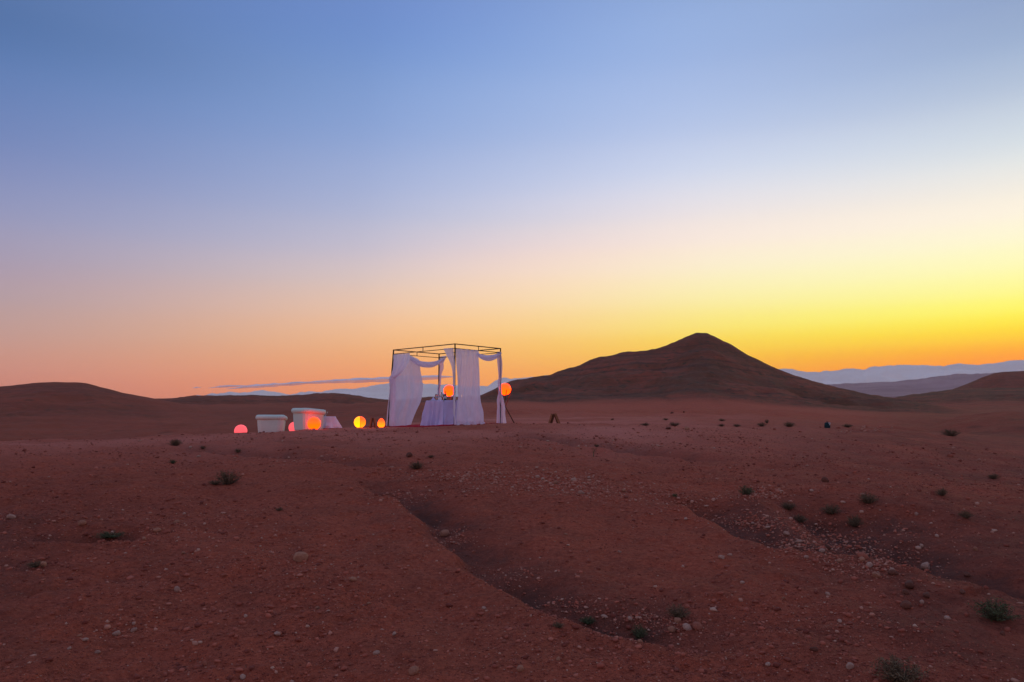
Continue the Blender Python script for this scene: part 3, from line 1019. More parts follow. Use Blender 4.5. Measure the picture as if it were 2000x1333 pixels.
# flap at the front post on the long side, tied and running down the post
P = panel([(868, 681.5, 888.5, 680), (872, 690, 888.5, 689), (878, 703, 889.5, 703), (883, 716, 891.3, 716), (885.4, 728, 892, 728), (886.2, 745, 892, 745), (887, 780, 892, 780), (887.4, 806, 892, 806), (890.5, 818, 892.5, 818), (891, 833, 893.5, 833)], F0, L0, 2.5, 0.014, 22, nu=40, out=0.05)
cloth_obj('curtain', P, M['sheer'], 'narrow white curtain flap gathered tightly along the foremost iron post', 'curtain', 'gazebo curtains')
# curtain at the right post, pinched in the middle
P = panel([(971.5, 687.5, 977.5, 687.5), (971, 700, 980, 699), (972.5, 720, 981.2, 715), (974, 736, 980, 736), (972.5, 748, 979, 748), (973.5, 765, 979.5, 765), (970.5, 783, 984, 783), (971.5, 797, 986.8, 798), (970.5, 812, 987, 812), (969.5, 832, 989.5, 831)], R0 + Vector((-.3, .02, 0)), R0 + Vector((.3, -.02, 0)), 3.5, 0.055, 31, nu=60, out=0.05,
          tight=lambda v: 0.9 - 0.5 * np.exp(-((v - 0.42) / 0.12) ** 2))
cloth_obj('curtain', P, M['sheer'], 'white curtain pinched at half height on the post beside the raised globe lamp', 'curtain', 'gazebo curtains')
# ragged tail at the far corner
P = panel([(859, 697, 873, 695), (858.3, 705, 870, 702), (857.2, 712, 866, 710), (858, 720, 866.5, 719), (857.5, 730, 863, 731), (857.6, 742, 861.8, 742), (856, 752, 861.5, 752), (854.5, 762, 861, 762), (855, 785, 862, 785), (854, 832, 864, 832)], B0 + Vector((-.3, -.02, 0)), B0 + Vector((.3, -.02, 0)), 2.5, 0.05, 44, nu=40, out=0.03)
cloth_obj('curtain', P, M['sheer'], 'twisted narrow white curtain hanging behind the dining table', 'curtain', 'gazebo curtains')


def swag(A, B, sag, hmid, hend, depth, label, seed, out=0.03):
    """gathered scarf slung along a rail"""
    n, m = 90, 28
    nrm = Vector((B.y - A.y, A.x - B.x, 0)).normalized()
    if nrm.y > 0:
        nrm = -nrm
    P = np.zeros((n, m, 3))
    for i in range(n):
        t = i / (n - 1)
        arch = 4 * t * (1 - t)
        c = A.lerp(B, t) + Vector((0, 0, -sag * arch)) + nrm * out
        h = hend + (hmid - hend) * arch ** 0.7
        for k in range(m):
            th = 2 * math.pi * k / m
            rip = 1 + 0.42 * math.sin(5 * th + 4.5 * vnoise(np.array(t * 3.0), np.array(0.5), seed)) + 0.12 * math.sin(11 * th + 7 * t)
            P[i, k] = c + nrm * (math.cos(th) * depth * rip) + Vector((0, 0, math.sin(th) * h / 2 * (0.9 + 0.1 * rip) - h / 2))
    return cloth_obj('curtain_swag', P, M['sheer'], label, 'curtain', 'gazebo curtains', wrap=True)


lz = Vector((0, 0, -0.150))
swag(L0.lerp(B0, 0.30) + lz, B0 + lz + Vector((0.16, -0.02, 0)), 0.19, 0.20, 0.07, 0.045, 'white scarf slung along the back rail between the leaning post and the far post', 51)
swag(F0.lerp(R0, 0.46) + lz + Vector((0, 0, -0.08)), R0 + lz + Vector((-0.02, 0, 0.02)), 0.09, 0.19, 0.07, 0.045, 'white scarf slung along the rail between the large sheer and the pinched curtain', 57)

# ------------------------------------------------------------------ rug under the gazebo
dl = (L0 - F0).normalized()
dr = (R0 - F0).normalized()


def rug_pt(a, b):
    p = F0 + dl * a + dr * b
    return Vector((p.x, p.y, 0))


na, nb = 60, 40
P = np.zeros((na, nb, 3))
for i in range(na):
    for j in range(nb):
        p = rug_pt(-0.12 + (4.35) * i / (na - 1), -0.30 + 2.55 * j / (nb - 1))
        P[i, j] = (p.x, p.y, H(p.x, p.y) + 0.022 + 0.006 * math.sin(i * 0.9) * math.sin(j * 0.7))
o = cloth_obj('rug', P, M['rug'], 'large dark red rug spread on the ground under the gazebo', 'rug')
sm = o.modifiers.new('thick', 'SOLIDIFY')
sm.thickness = 0.012
sm.offset = -1

# ------------------------------------------------------------------ tables
def table_cloth(half, height, flare, corner_flare, nf, seed, hem_drop=0.0, pull=None):
    n, m = 220, 30
    per = []
    for k in range(n):
        s = 4.0 * k / n
        e, f = int(s), s - int(s)
        cs = [(-1, -1), (1, -1), (1, 1), (-1, 1), (-1, -1)]
        x = cs[e][0] * (1 - f) + cs[e + 1][0] * f
        y = cs[e][1] * (1 - f) + cs[e + 1][1] * f
        r = (abs(x) ** 7 + abs(y) ** 7) ** (1 / 7.0)
        per.append((x / r * half, y / r * half, abs(abs(f - 0.5) * 2) ** 5, s))
    rows = []
    for q in (0.0, 0.4, 0.8, 0.96):
        rows.append([(x * q, y * q, height + 0.004) for x, y, c, s in per])
    for i in range(m):
        v = i / (m - 1)
        row = []
        for x, y, c, s in per:
            ln = math.hypot(x, y)
            ws = s + 0.22 * math.sin(s * 3.1 + seed) + 0.1 * v * math.sin(s * 7.3)
            fold = math.sin(ws * nf * 2 * math.pi / 4 + seed) * 0.55 + math.sin(ws * nf * 4.6 * math.pi / 4 + 2.1 * seed + 1.5 * v) * 0.3
            o_ = flare * v ** 0.8 * (0.25 + 1.0 * fold) + corner_flare * c * v * (1 + 0.15 * fold) - 0.03 * math.sin(math.pi * v) * (1 - c)
            if pull is not None:
                o_ += pull(x / half, y / half) * v
            o_ += 0.035 * float(vnoise(np.array(s * 5.0 + seed), np.array(v * 4.0), seed)) * v
            z = height * (1 - v) - 0.02 * c * (1 - v)
            row.append((x + x / ln * o_, y + y / ln * o_, max(z, 0.012) if v < 1 else 0.010))
        rows.append(row)
    return np.array(rows)


def put_cloth(P, loc, rz, label, mat='linen'):
    c, s = math.cos(rz), math.sin(rz)
    Q = P.copy()
    Q[..., 0] = P[..., 0] * c - P[..., 1] * s
    Q[..., 1] = P[..., 0] * s + P[..., 1] * c
    ht = P[..., 2].max()
    for i in range(Q.shape[0]):
        for j in range(Q.shape[1]):
            g = H(loc[0] + Q[i, j, 0], loc[1] + Q[i, j, 1]) - loc[2]
            Q[i, j, 2] += g * (1 - Q[i, j, 2] / ht)
    me = np_mesh('tablecloth', Q.reshape(-1, 3), quads=grid_quads(Q.shape[0], Q.shape[1], True))
    o = link('tablecloth', me, M[mat])
    o.location = loc
    return tag(o, label, 'tablecloth')


def make_table(loc, rz, half, h, label):
    t = empty('table', loc, rz)
    tag(t, label, 'table')
    m = MB()
    m.box((-half + .03, -half + .03, h - 0.035), (half - .03, half - .03, h - 0.004))
    m.build('tabletop', M['wood'], t, bevel=0.006)
    for sx in (-1, 1):
        for sy in (-1, 1):
            m = MB()
            m.bar((sx * (half - .10), sy * (half - .10), -0.04), (sx * (half - .10), sy * (half - .10), h - 0.036), 0.045)
            m.build('leg', M['wood'], t)
    return t


RZ = math.atan2(dr.y, dr.x)
tp = Vector((CEN.x - 0.05, CEN.y - 0.05, 0))
tp.z = H(tp.x, tp.y) + 0.028
TH = 0.775
make_table(tp, RZ, 0.47, TH, 'square dining table under the gazebo, hidden beneath its cloth')
tc_ = table_cloth(0.475, TH, 0.12, 0.17, 9, 2)
put_cloth(tc_, tp, RZ, 'long white tablecloth on the dining table inside the gazebo')


def on_table(px, back=0.0):
    """a spot on the dining table top in the direction of a photo column"""
    a = px_az(px)
    d = math.hypot(tp.x, tp.y) + back
    return Vector((d * math.sin(a), d * math.cos(a), tp.z + TH + 0.006))


def wine_glass(p, s, label):
    m = MB()
    prof = [(0.001, 0), (0.034, 0.001), (0.034, 0.004), (0.006, 0.010), (0.0045, 0.05), (0.0045, 0.095), (0.012, 0.104), (0.033, 0.128), (0.040, 0.155), (0.037, 0.185), (0.031, 0.212),
            (0.029, 0.212), (0.034, 0.184), (0.037, 0.155), (0.030, 0.130), (0.010, 0.110), (0.001, 0.108)]
    m.lathe([(r * s, z * s) for r, z in prof], 20)
    o = m.build('wine_glass', M['glass'], None, smooth=True)
    o.location = p
    return tag(o, label, 'glass', 'glasses on the dining table')


wine_glass(on_table(851.5, -0.02), 1.0, 'clear stemmed wine glass beside the flower vase')
wine_glass(on_table(856.0, -0.16), 1.0, 'clear stemmed wine glass in front of the flower vase')
wine_glass(on_table(866.0, 0.15), 1.0, 'clear stemmed wine glass on the far side of the table by the lamp')
# vase of white flowers
vp = on_table(859.5, 0.05)
vs = empty('flower_vase', vp)
tag(vs, 'small white vase with a bunch of white flowers on the dining table', 'vase')
m = MB()
m.lathe([(0.03, 0), (0.045, 0.01), (0.055, 0.05), (0.04, 0.09), (0.03, 0.115), (0.034, 0.125), (0.028, 0.125), (0.025, 0.11), (0.03, 0.07)], 18)
m.build('vase_body', M['ceramic'], vs, smooth=True)
rr = random.Random(5)
for k in range(11):
    a, r_ = rr.uniform(0, 6.28), rr.uniform(0.01, 0.075)
    tip = Vector((math.cos(a) * r_, math.sin(a) * r_, rr.uniform(0.16, 0.235)))
    m = MB()
    m.tube([(tip.x * .2, tip.y * .2, 0.1), tip], 0.0025, 5)
    st = m.build('stalk', M['stalk'], vs)
    m = MB()
    for j in range(9):
        b, e = rr.uniform(0, 6.28), rr.uniform(-0.2, 1.4)
        d = Vector((math.cos(b) * math.cos(e), math.sin(b) * math.cos(e), math.sin(e)))
        sd_ = d.cross(Vector((0.3, 0.2, 1))).normalized() * 0.010
        L_ = rr.uniform(0.016, 0.026)
        m.add([tip, tip + d * L_ * .6 + sd_, tip + d * L_, tip + d * L_ * .6 - sd_], [(0, 1, 2, 3)])
    m.build('blossom', M['petal'], st)
# bottle, plates, napkin, candle
bp = on_table(869.5, -0.10)
bo = empty('bottle', bp)
tag(bo, 'dark wine bottle with a pale label on the dining table', 'bottle')
m = MB()
m.lathe([(0.036, 0), (0.038, 0.005), (0.038, 0.19), (0.030, 0.215), (0.015, 0.235), (0.0145, 0.29), (0.017, 0.292), (0.017, 0.302)], 20)
m.build('bottle_body', M['bottle'], bo, smooth=True)
m = MB()
m.lathe([(0.0383, 0.06), (0.0386, 0.061), (0.0386, 0.149), (0.0383, 0.15)], 20)
m.build('bottle_label', M['buckle'], bo, smooth=True)
for px, bk, lb in ((846, 0.02, 'white plate by the open side of the dining table, napkin on it'), (890, -0.05, 'white plate set at the curtain side of the dining table')):
    m = MB()
    m.lathe([(0.02, 0.0), (0.075, 0.001), (0.09, 0.006), (0.13, 0.016), (0.132, 0.019), (0.088, 0.010), (0.02, 0.006)], 28)
    o = m.build('plate', M['ceramic'], None, smooth=True)
    o.location = on_table(px, bk)
    tag(o, lb, 'plate', 'plates on the dining table')
m = MB()
npk = [(-.07, -.05, 0), (.07, -.05, 0), (.07, .05, 0), (-.07, .05, 0), (0, 0, .115)]
m.add(npk, [(3, 2, 1, 0), (0, 1, 4), (1, 2, 4), (2, 3, 4), (3, 0, 4)])
o = m.build('napkin', M['linen'], None, bevel=0.004)
o.location = on_table(846, 0.02) + Vector((0, 0, 0.012))
tag(o, 'folded white napkin standing on the plate', 'napkin')


def candle(p, h, label, lit=True):
    c = empty('candle', p)
    tag(c, label, 'candle')
    m = MB()
    m.lathe([(0.05, 0), (0.052, 0.004), (0.02, 0.012), (0.014, 0.03), (0.018, 0.04)], 16)
    m.build('candle_holder', M['metal'], c, smooth=True)
    m = MB()
    m.lathe([(0.013, 0.041), (0.013, h), (0.009, h + 0.003)], 12)
    wx_ = m.build('wax_stick', M['wax'], c, smooth=True)
    if lit:
        m = MB()
        m.lathe([(0.003, h + 0.004), (0.012, h + 0.022), (0.009, h + 0.045), (0.001, h + 0.075)], 10)
        m.build('flame', M['flame'], wx_, smooth=True)
    return c


candle(on_table(889.8, -0.33), 0.13, 'white candle stick on the table corner beside the foremost post', False)
candle(on_table(901.5, -0.08), 0.12, 'lit candle on the dining table glowing through the large sheer curtain', True)


def make_chair(loc, rz, label):
    c = empty('dining_chair', loc, rz)
    tag(c, label, 'chair')
    m = MB()
    m.box((-0.21, -0.21, 0.43), (0.21, 0.21, 0.47))
    m.build('seat', M['black'], c, bevel=0.01)
    for sx in (-1, 1):
        m = MB()
        m.bar((sx * .19, -.19, -0.01), (sx * .185, -.185, 0.429), 0.035)
        m.build('leg', M['black'], c)
        m = MB()
        m.bar((sx * .19, .215, -0.01), (sx * .19, .235, 0.95), 0.035)
        m.build('leg', M['black'], c)
    m = MB()
    m.box((-0.172, .215, 0.66), (0.172, .245, 0.97))
    m.build('backrest', M['black'], c, bevel=0.012)
    return c


cp = CEN + dr * 0.78 - dl * 0.0
ch1 = make_chair((cp.x, cp.y, H(cp.x, cp.y) + 0.025), RZ - math.pi / 2, 'black dining chair at the curtain side of the table')
cp = CEN + dl * 0.05 + dr * -0.0
p2 = at_dist(880, 25.35)
make_chair((p2.x, p2.y, p2.z + 0.025), RZ + 0.9, 'black dining chair standing behind the table, only its back showing')

# ------------------------------------------------------------------ globe lamps
def globe_mesh(r, squash=1.0, cut=0.93, egg=0.0, n=32, m=20):
    prof = []
    for i in range(m + 1):
        t = math.pi * i / m
        z = -math.cos(t)
        if z < -cut:
            continue
        rr_ = math.sin(t) * (1 - egg * z)
        prof.append((max(rr_, 0.004) * r, (z + cut) * r * squash))
    mb = MB()
    mb.lathe(prof, n)
    return mb


def globe(px, d, r, mat, label, squash=1.0, egg=0.0, ground_z=None, group='globe lamps on the ground'):
    p = at_dist(px, d)
    o = empty('globe_lamp', (p.x, p.y, p.z - 0.012 if ground_z is None else ground_z))
    tag(o, label, 'lamp', group)
    m = globe_mesh(r, squash, 0.93, egg)
    for i, v in enumerate(m.v):
        m.v[i] = (v[0], v[1], v[2] + 0.022)
    m.build('globe_shade', M[mat], o, smooth=True)
    m = MB()
    m.lathe([(r * .50, 0), (r * .52, 0.004), (r * .50, 0.020), (r * .42, 0.0225)], 24)
    m.build('lamp_base', M['lamp_base'], o, smooth=True)
    return o


globe(471.2, 24.9, 0.195, 'glow_pink', 'pink glowing globe lamp standing by itself, half hidden behind the rise')
globe(576, 25.2, 0.19, 'glow_pink', 'pink glowing globe lamp between the two white armchairs')
globe(613.5, 23.25, 0.195, 'glow_orange', 'bright orange globe lamp standing against a white armchair')
# two toned globe: yellow half and orange half with a dark seam
p = at_dist(703, 24.0)
o = empty('globe_lamp', (p.x, p.y, p.z - 0.01), 0)
tag(o, 'two toned globe lamp, yellow on one side and orange on the other', 'lamp', 'globe lamps on the ground')
full = globe_mesh(0.182)
face_az = math.atan2(p.x, p.y)
for nm, mat, lo, hi in (('yellow_shade', 'glow_yellow', -1.0, 0.17), ('orange_shade', 'glow_egg', 0.17, 2.2)):
    n, mm = 28, 20
    V_, rows_ = [], 0
    for i in range(mm + 1):
        t = math.pi * i / mm
        z = -math.cos(t)
        if z < -0.93:
            continue
        rows_ += 1
        for k in range(n + 1):
            # angle measured round the globe from the side facing the slope
            lo_a, hi_a = (-math.pi, 0.28) if nm == 'yellow_shade' else (0.28, math.pi)
            th = lo_a + (hi_a - lo_a) * k / n - math.pi / 2
            V_.append((math.sin(t) * 0.182 * math.cos(th), math.sin(t) * 0.182 * math.sin(th), (z + 0.93) * 0.182 + 0.022))
    me_ = np_mesh(nm, V_, quads=grid_quads(rows_, n + 1))
    link(nm, me_, M[mat], o)
m = MB()
seam = []
for i in range(3, 19):
    t = math.pi * i / 20
    th = 0.28 - math.pi / 2
    if -math.cos(t) < -0.93:
        continue
    seam.append((math.sin(t) * 0.184 * math.cos(th), math.sin(t) * 0.184 * math.sin(th), (-math.cos(t) + 0.93) * 0.184 + 0.021))
m.tube(seam, 0.006, 6)
m.build('seam', M['wood'], o)
m = MB()
m.lathe([(0.09, 0), (0.095, 0.004), (0.09, 0.020), (0.08, 0.0225)], 24)
m.build('lamp_base', M['lamp_base'], o, smooth=True)
globe(744.8, 24.2, 0.115, 'glow_egg', 'small egg shaped amber lamp on the rug edge', squash=1.30, egg=0.22)


def tripod_lamp(base_px, d, globe_z, r, label, spin):
    p = at_dist(base_px, d)
    t = empty('tripod_lamp', (p.x, p.y, p.z))
    tag(t, label, 'lamp', 'globe lamps on wooden tripods')
    gz_ = globe_z - p.z
    cross = Vector((0, 0, gz_ * 0.52))
    for k in range(3):
        a = spin + k * 2 * math.pi / 3
        foot = Vector((math.cos(a) * 0.36, math.sin(a) * 0.36, 0))
        foot.z = H(p.x + foot.x, p.y + foot.y) - p.z - 0.02
        off = Vector((-math.sin(a), math.cos(a), 0)) * 0.022
        c_ = cross + off
        top = c_ + (c_ - foot) * 0.84
        m = MB()
        m.tube([foot, c_, top], [0.018, 0.016, 0.013], 8)
        lg = m.build('leg', M['wood'], t, smooth=True)
    m = MB()
    m.tube([cross + Vector((0.045 * math.cos(q), 0.045 * math.sin(q), 0.012 * math.sin(3 * q))) for q in [i * 2 * math.pi / 16 for i in range(17)]], 0.010, 6)
    m.build('rope_tie', M['wood_light'], t)
    m = globe_mesh(r, 1.0, 1.01)
    m.v = [(v[0], v[1], v[2] + gz_ - r) for v in m.v]
    m.build('globe_shade', M['glow_orange'], t, smooth=True)
    m = MB()
    m.lathe([(0.05, gz_ - r - 0.03), (0.055, gz_ - r - 0.02), (0.05, gz_ - r + 0.003)], 14)
    m.build('lamp_base', M['lamp_base'], t, smooth=True)
    return t


tripod_lamp(986.3, 25.6, 2.555, 0.205, 'orange globe lamp on a dark wooden tripod outside the gazebo by the pinched curtain', math.radians(-12))
tripod_lamp(876.8, 27.3, 2.56, 0.205, 'orange globe lamp on a wooden tripod behind the dining table', math.radians(30))

# ------------------------------------------------------------------ wooden A frames
def a_frame(px, d, w, h, label, rz, seed, narrow=1.0):
    p = at_dist(px, d)
    o = empty('board_stack', (p.x, p.y, p.z), rz)
    tag(o, label, 'wood', 'stacks of boards leaning together')
    rr = random.Random(seed)
    spec = [(-w / 2 + 0.02, -0.05, -0.085, 0.062), (-w / 2 + 0.105, 0.00, 0.00, 0.055), (-w / 2 + 0.06, 0.06, -0.06, 0.045), (w / 2 - 0.02, -0.05, 0.045, 0.075), (w / 2 - 0.085, 0.0, 0.01, 0.070), (w / 2 - 0.05, 0.06, 0.02, 0.05)]
    for k, (x0, y0, xt, bw) in enumerate(spec):
        if w < 0.4:
            x0, xt = math.copysign(w / 2 - 0.02 - 0.04 * (k % 3 == 1), x0), xt * 0.5
        a = Vector((x0 * narrow, y0, -0.02))
        b = Vector((xt * narrow + rr.uniform(-.015, .015) , y0 * 0.6, h * rr.uniform(0.92, 1.0)))
        m = MB()
        m.bar(a, b, bw * (w / 0.46), 0.026, up=Vector((0, 1, 0)))
        m.build('board', M['wood'] if k % 3 else M['wood_light'], o, bevel=0.004)
    return o


a_frame(1083, 26.0, 0.46, 0.42, 'stack of dark boards leaning in an A shape on bare ground away from the gazebo', -0.15, 3)
a_frame(729, 24.15, 0.27, 0.33, 'small dark board stack between the two toned lamp and the egg shaped lamp', 0.1, 8, 0.9)

# ------------------------------------------------------------------ white armchairs
def rrect(w, d, r, n=10):
    pts = []
    for cx, cy, a0 in ((w / 2 - r, -d / 2 + r, -90), (w / 2 - r, d / 2 - r, 0), (-w / 2 + r, d / 2 - r, 90), (-w / 2 + r, -d / 2 + r, 180)):
        for k in range(n + 1):
            a = math.radians(a0 + 90 * k / n)
            pts.append((cx + r * math.cos(a), cy + r * math.sin(a)))
    return pts


def armchair(loc, rz, w, d, h, label):
    """tub armchair: shell round the back and both arms with a padded roll on its rim; the front faces +Y"""
    o = empty('armchair', loc, rz)
    tag(o, label, 'armchair', 'white armchairs')
    out = rrect(w, d, 0.20)
    # open part: keep the outline that does not lie in the front middle
    order = [p for p in out if not (p[1] > d / 2 - 0.02 and abs(p[0]) < w / 2 - 0.12)]
    i0 = max(range(len(order)), key=lambda i: math.hypot(order[i][0] - order[i - 1][0], order[i][1] - order[i - 1][1]))
    path = order[i0:] + order[:i0]
    fine = []
    for i in range(len(path) - 1):
        for k in range(4):
            f = k / 4
            fine.append((path[i][0] * (1 - f) + path[i + 1][0] * f, path[i][1] * (1 - f) + path[i + 1][1] * f))
    fine.append(path[-1])
    n = len(fine)
    th = 0.10
    nz = 16
    V_ = []
    prof = [(0, z / (nz - 1)) for z in range(nz)]
    for i, (x, y) in enumerate(fine):
        a, b = fine[max(i - 1, 0)], fine[min(i + 1, n - 1)]
        tx, ty = b[0] - a[0], b[1] - a[1]
        L_ = math.hypot(tx, ty)
        nx, ny = ty / L_, -tx / L_
        hh = h * (0.93 + 0.07 * sstep(-d / 2, d / 2, -y))
        for z in range(nz):
            t = z / (nz - 1)
            bul = -0.06 * (1 - t) + 0.010 * math.sin(math.pi * t) + 0.004 * math.sin(i * 0.5)
            V_.append((x + nx * bul, y + ny * bul, t * (hh - 0.06)))
        for z in range(nz):
            t = 1 - z / (nz - 1)
            V_.append((x - nx * th, y - ny * th, t * (hh - 0.06)))
    me = np_mesh('shell', V_, quads=grid_quads(n, 2 * nz, True))
    link('shell', me, M['white_uph'], o)
    m = MB()
    pts, rad = [], []
    for i, (x, y) in enumerate(fine):
        hh = h * (0.93 + 0.07 * sstep(-d / 2, d / 2, -y))
        a, b = fine[max(i - 1, 0)], fine[min(i + 1, n - 1)]
        tx, ty = b[0] - a[0], b[1] - a[1]
        L_ = math.hypot(tx, ty)
        nx, ny = ty / L_, -tx / L_
        pts.append((x - nx * 0.025, y - ny * 0.025, hh - 0.075))
        e = min(i, n - 1 - i)
        rad.append(0.082 * min(1, 0.55 + 0.15 * e) * (1 + 0.03 * math.sin(i * 0.8)))
    m.tube(pts, rad, 14)
    m.build('rolled_rim', M['white_uph'], o, smooth=True)
    m = MB()
    m.box((-w / 2 + th + .01, -d / 2 + th + .01, 0.02), (w / 2 - th - .01, d / 2 - 0.03, 0.30))
    m.build('seat_base', M['white_uph'], o, bevel=0.03)
    m = MB()
    m.box((-w / 2 + th + .02, -d / 2 + th + .02, 0.303), (w / 2 - th - .02, d / 2 - 0.01, 0.44))
    m.build('seat_cushion', M['white_uph'], o, bevel=0.05)
    for sx in (-1, 1):
        for sy in (-1, 1):
            m = MB()
            m.bar((sx * (w / 2 - .16), sy * (d / 2 - .16), -0.05), (sx * (w / 2 - .16), sy * (d / 2 - .16), 0.019), 0.05)
            m.build('foot', M['wood'], o)
    return o


p = at_dist(530.8, 25.8)
armchair((p.x, p.y, p.z + 0.0), 0.16, 0.84, 0.80, 1.67 - p.z, 'white upholstered armchair seen from behind, lower part hidden by the rise')
p = at_dist(602.5, 24.1)
armchair((p.x, p.y, p.z + 0.0), -0.70, 0.82, 0.76, 1.872 - p.z, 'white upholstered armchair with an orange globe lamp glowing against it')

# low side table with a tent like cloth, candelabra on it
p = at_dist(640.5, 24.6)
lt = Vector((p.x, p.y, p.z + 0.005))
make_table(lt, 0.5, 0.21, 0.37, 'small low side table beside the white armchair, hidden beneath its cloth')
lc = table_cloth(0.215, 0.372, 0.06, 0.10, 4, 5, pull=lambda x, y: 0.16 * max(0, 0.8 * x - 0.3 * y))
put_cloth(lc, lt, 0.5, 'white cloth pulled out like a tent over the low side table', 'white_linen')
cb = empty('candelabra', lt + Vector((-0.075, -0.05, 0.379)))
tag(cb, 'small pewter candelabra on the low side table', 'candelabra')
m = MB()
m.lathe([(0.045, 0), (0.047, 0.004), (0.014, 0.014), (0.007, 0.03), (0.006, 0.10), (0.012, 0.11), (0.006, 0.12), (0.006, 0.16)], 14)
m.build('stem', M['metal'], cb, smooth=True)
for s_ in (-1, 1):
    m = MB()
    m.tube([(0, 0, 0.07), (0.03 * s_, 0, 0.06), (0.06 * s_, 0, 0.075), (0.066 * s_, 0, 0.105)], 0.006, 8)
    ar = m.build('arm', M['metal'], cb, smooth=True)
    m = MB()
    m.lathe([(0.010, 0.106), (0.010, 0.14), (0.006, 0.143)], 10, (0.066 * s_, 0, 0))
    m.build('wax_stick', M['wax'], ar, smooth=True)
m = MB()
m.lathe([(0.010, 0.161), (0.010, 0.20), (0.006, 0.203)], 10)
m.build('wax_stick', M['wax'], cb, smooth=True)

# ------------------------------------------------------------------ small dark bag out on the plain
p = macro_hit(1616, 836.5)
bag = empty('rucksack', p, 0.3)
sc_ = math.hypot(p.x, p.y) / FPX * 11.0          # its height as seen
tag(bag, 'small dark teal bag with a pale flap standing alone on the bare plain', 'bag')
m = MB()
w_, d_, h_ = sc_ * 0.46, sc_ * 0.30, sc_
lev = [(0.90, 0.0), (1.02, 0.12), (1.0, 0.5), (0.92, 0.8), (0.70, 0.92), (0.3, 0.97)]
vs_, fs_ = [], []
for s_, z_ in lev:
    for q in rrect(2 * w_ * s_ * 0.95, 2 * d_ * s_, min(w_, d_) * s_ * 0.6, 3):
        vs_.append((q[0], q[1], z_ * h_ - 0.01))
k_ = len(rrect(1, 1, .1, 3))
for i in range(len(lev) - 1):
    for j in range(k_):
        fs_.append((i * k_ + j, i * k_ + (j + 1) % k_, (i + 1) * k_ + (j + 1) % k_, (i + 1) * k_ + j))
fs_.append(tuple(range(k_ - 1, -1, -1)))
fs_.append(tuple((len(lev) - 1) * k_ + j for j in range(k_)))
m.add(vs_, fs_)
m.build('bag_body', M['teal'], bag, smooth=True)
m = MB()
m.box((0.05 * w_, -d_ * 1.04, h_ * 0.70), (0.95 * w_, d_ * 0.7, h_ * 0.86))
m.build('flap', M['buckle'], bag, bevel=h_ * 0.05)
m = MB()
m.tube([(-w_ * .5, 0, h_ * .9), (-w_ * .3, 0, h_ * 1.06), (w_ * .1, 0, h_ * 1.06), (w_ * .3, 0, h_ * .9)], h_ * 0.035, 6)
m.build('handle', M['teal'], bag, smooth=True)
m = MB()
m.box((0.35 * w_, -d_ * 1.10, h_ * 0.48), (0.62 * w_, -d_ * 0.98, h_ * 0.66))
m.build('buckle', M['ceramic'], bag)
# ------------------------------------------------------------------ stones
def stone_mesh(seed):
    import bmesh
    bm = bmesh.new()
    bmesh.ops.create_icosphere(bm, subdivisions=2, radius=0.5)
    r = random.Random(seed)
    ax = [Vector((r.gauss(0, 1), r.gauss(0, 1), r.gauss(0, 1))).normalized() for _ in range(9)]
    cut = [r.uniform(0.30, 0.46) for _ in ax]
    for v in bm.verts:
        for a_, c_ in zip(ax, cut):
            q_ = v.co.dot(a_)
            if q_ > c_:
                v.co -= a_ * (q_ - c_) * 0.85
        v.co *= 1 + 0.05 * math.sin(9 * v.co.x + seed) * math.sin(8 * v.co.y)
    for v in bm.verts:
        v.co.z *= 0.72
        v.co.y *= 0.82
    me = bpy.data.meshes.new('stone')
    bm.to_mesh(me)
    bm.free()
    return me


SM = {}
for mk in ('pale_stone', 'tan_stone', 'red_stone', 'dark_stone'):
    SM[mk] = []
    for k in range(4):
        me = stone_mesh(100 + k * 7 + len(mk))
        me.materials.append(M[mk])
        SM[mk].append(me)
SL = {'pale_stone': 'pale pinkish loose stone', 'tan_stone': 'tan loose stone', 'red_stone': 'reddish loose stone', 'dark_stone': 'dark brown clod'}


def zone(px, py):
    """where on the slope a small thing lies, told by what is near it"""
    if py < 900 and px > 1100:
        return 'on the bare plain in front of the cone shaped hill'
    if 880 < px < 1260 and py < 975:
        return 'in the pale gravel spread below the gazebo'
    if 1290 < px < 1400 and 1195 < py < 1260:
        return 'in the small stone heap beside the green tuft'
    if 1440 < px < 1730 and 980 < py < 1130:
        return 'in the gravel band between the two runnels'
    if px >= 1730 and 1030 < py < 1200:
        return 'on the stony shelf below the lip of the deep runnel'
    if px > 1440 and py <= 1030:
        return 'on the dim slope above the deep runnel'
    if px > 1400:
        return 'on the lower slope around the large dark bush'
    if px < 300 and py < 1120:
        return 'around the shallow hollow with the flattened weed'
    if px < 300:
        return 'in the loose cluster of pale stones on the lower slope'
    if py < 930:
        return 'on the rise in front of the lamps and armchairs'
    if px < 680:
        return 'on the open slope around the largest tan boulder'
    if py < 1150:
        return 'beside the long dark runnel'
    return 'on the slope below the long dark runnel'


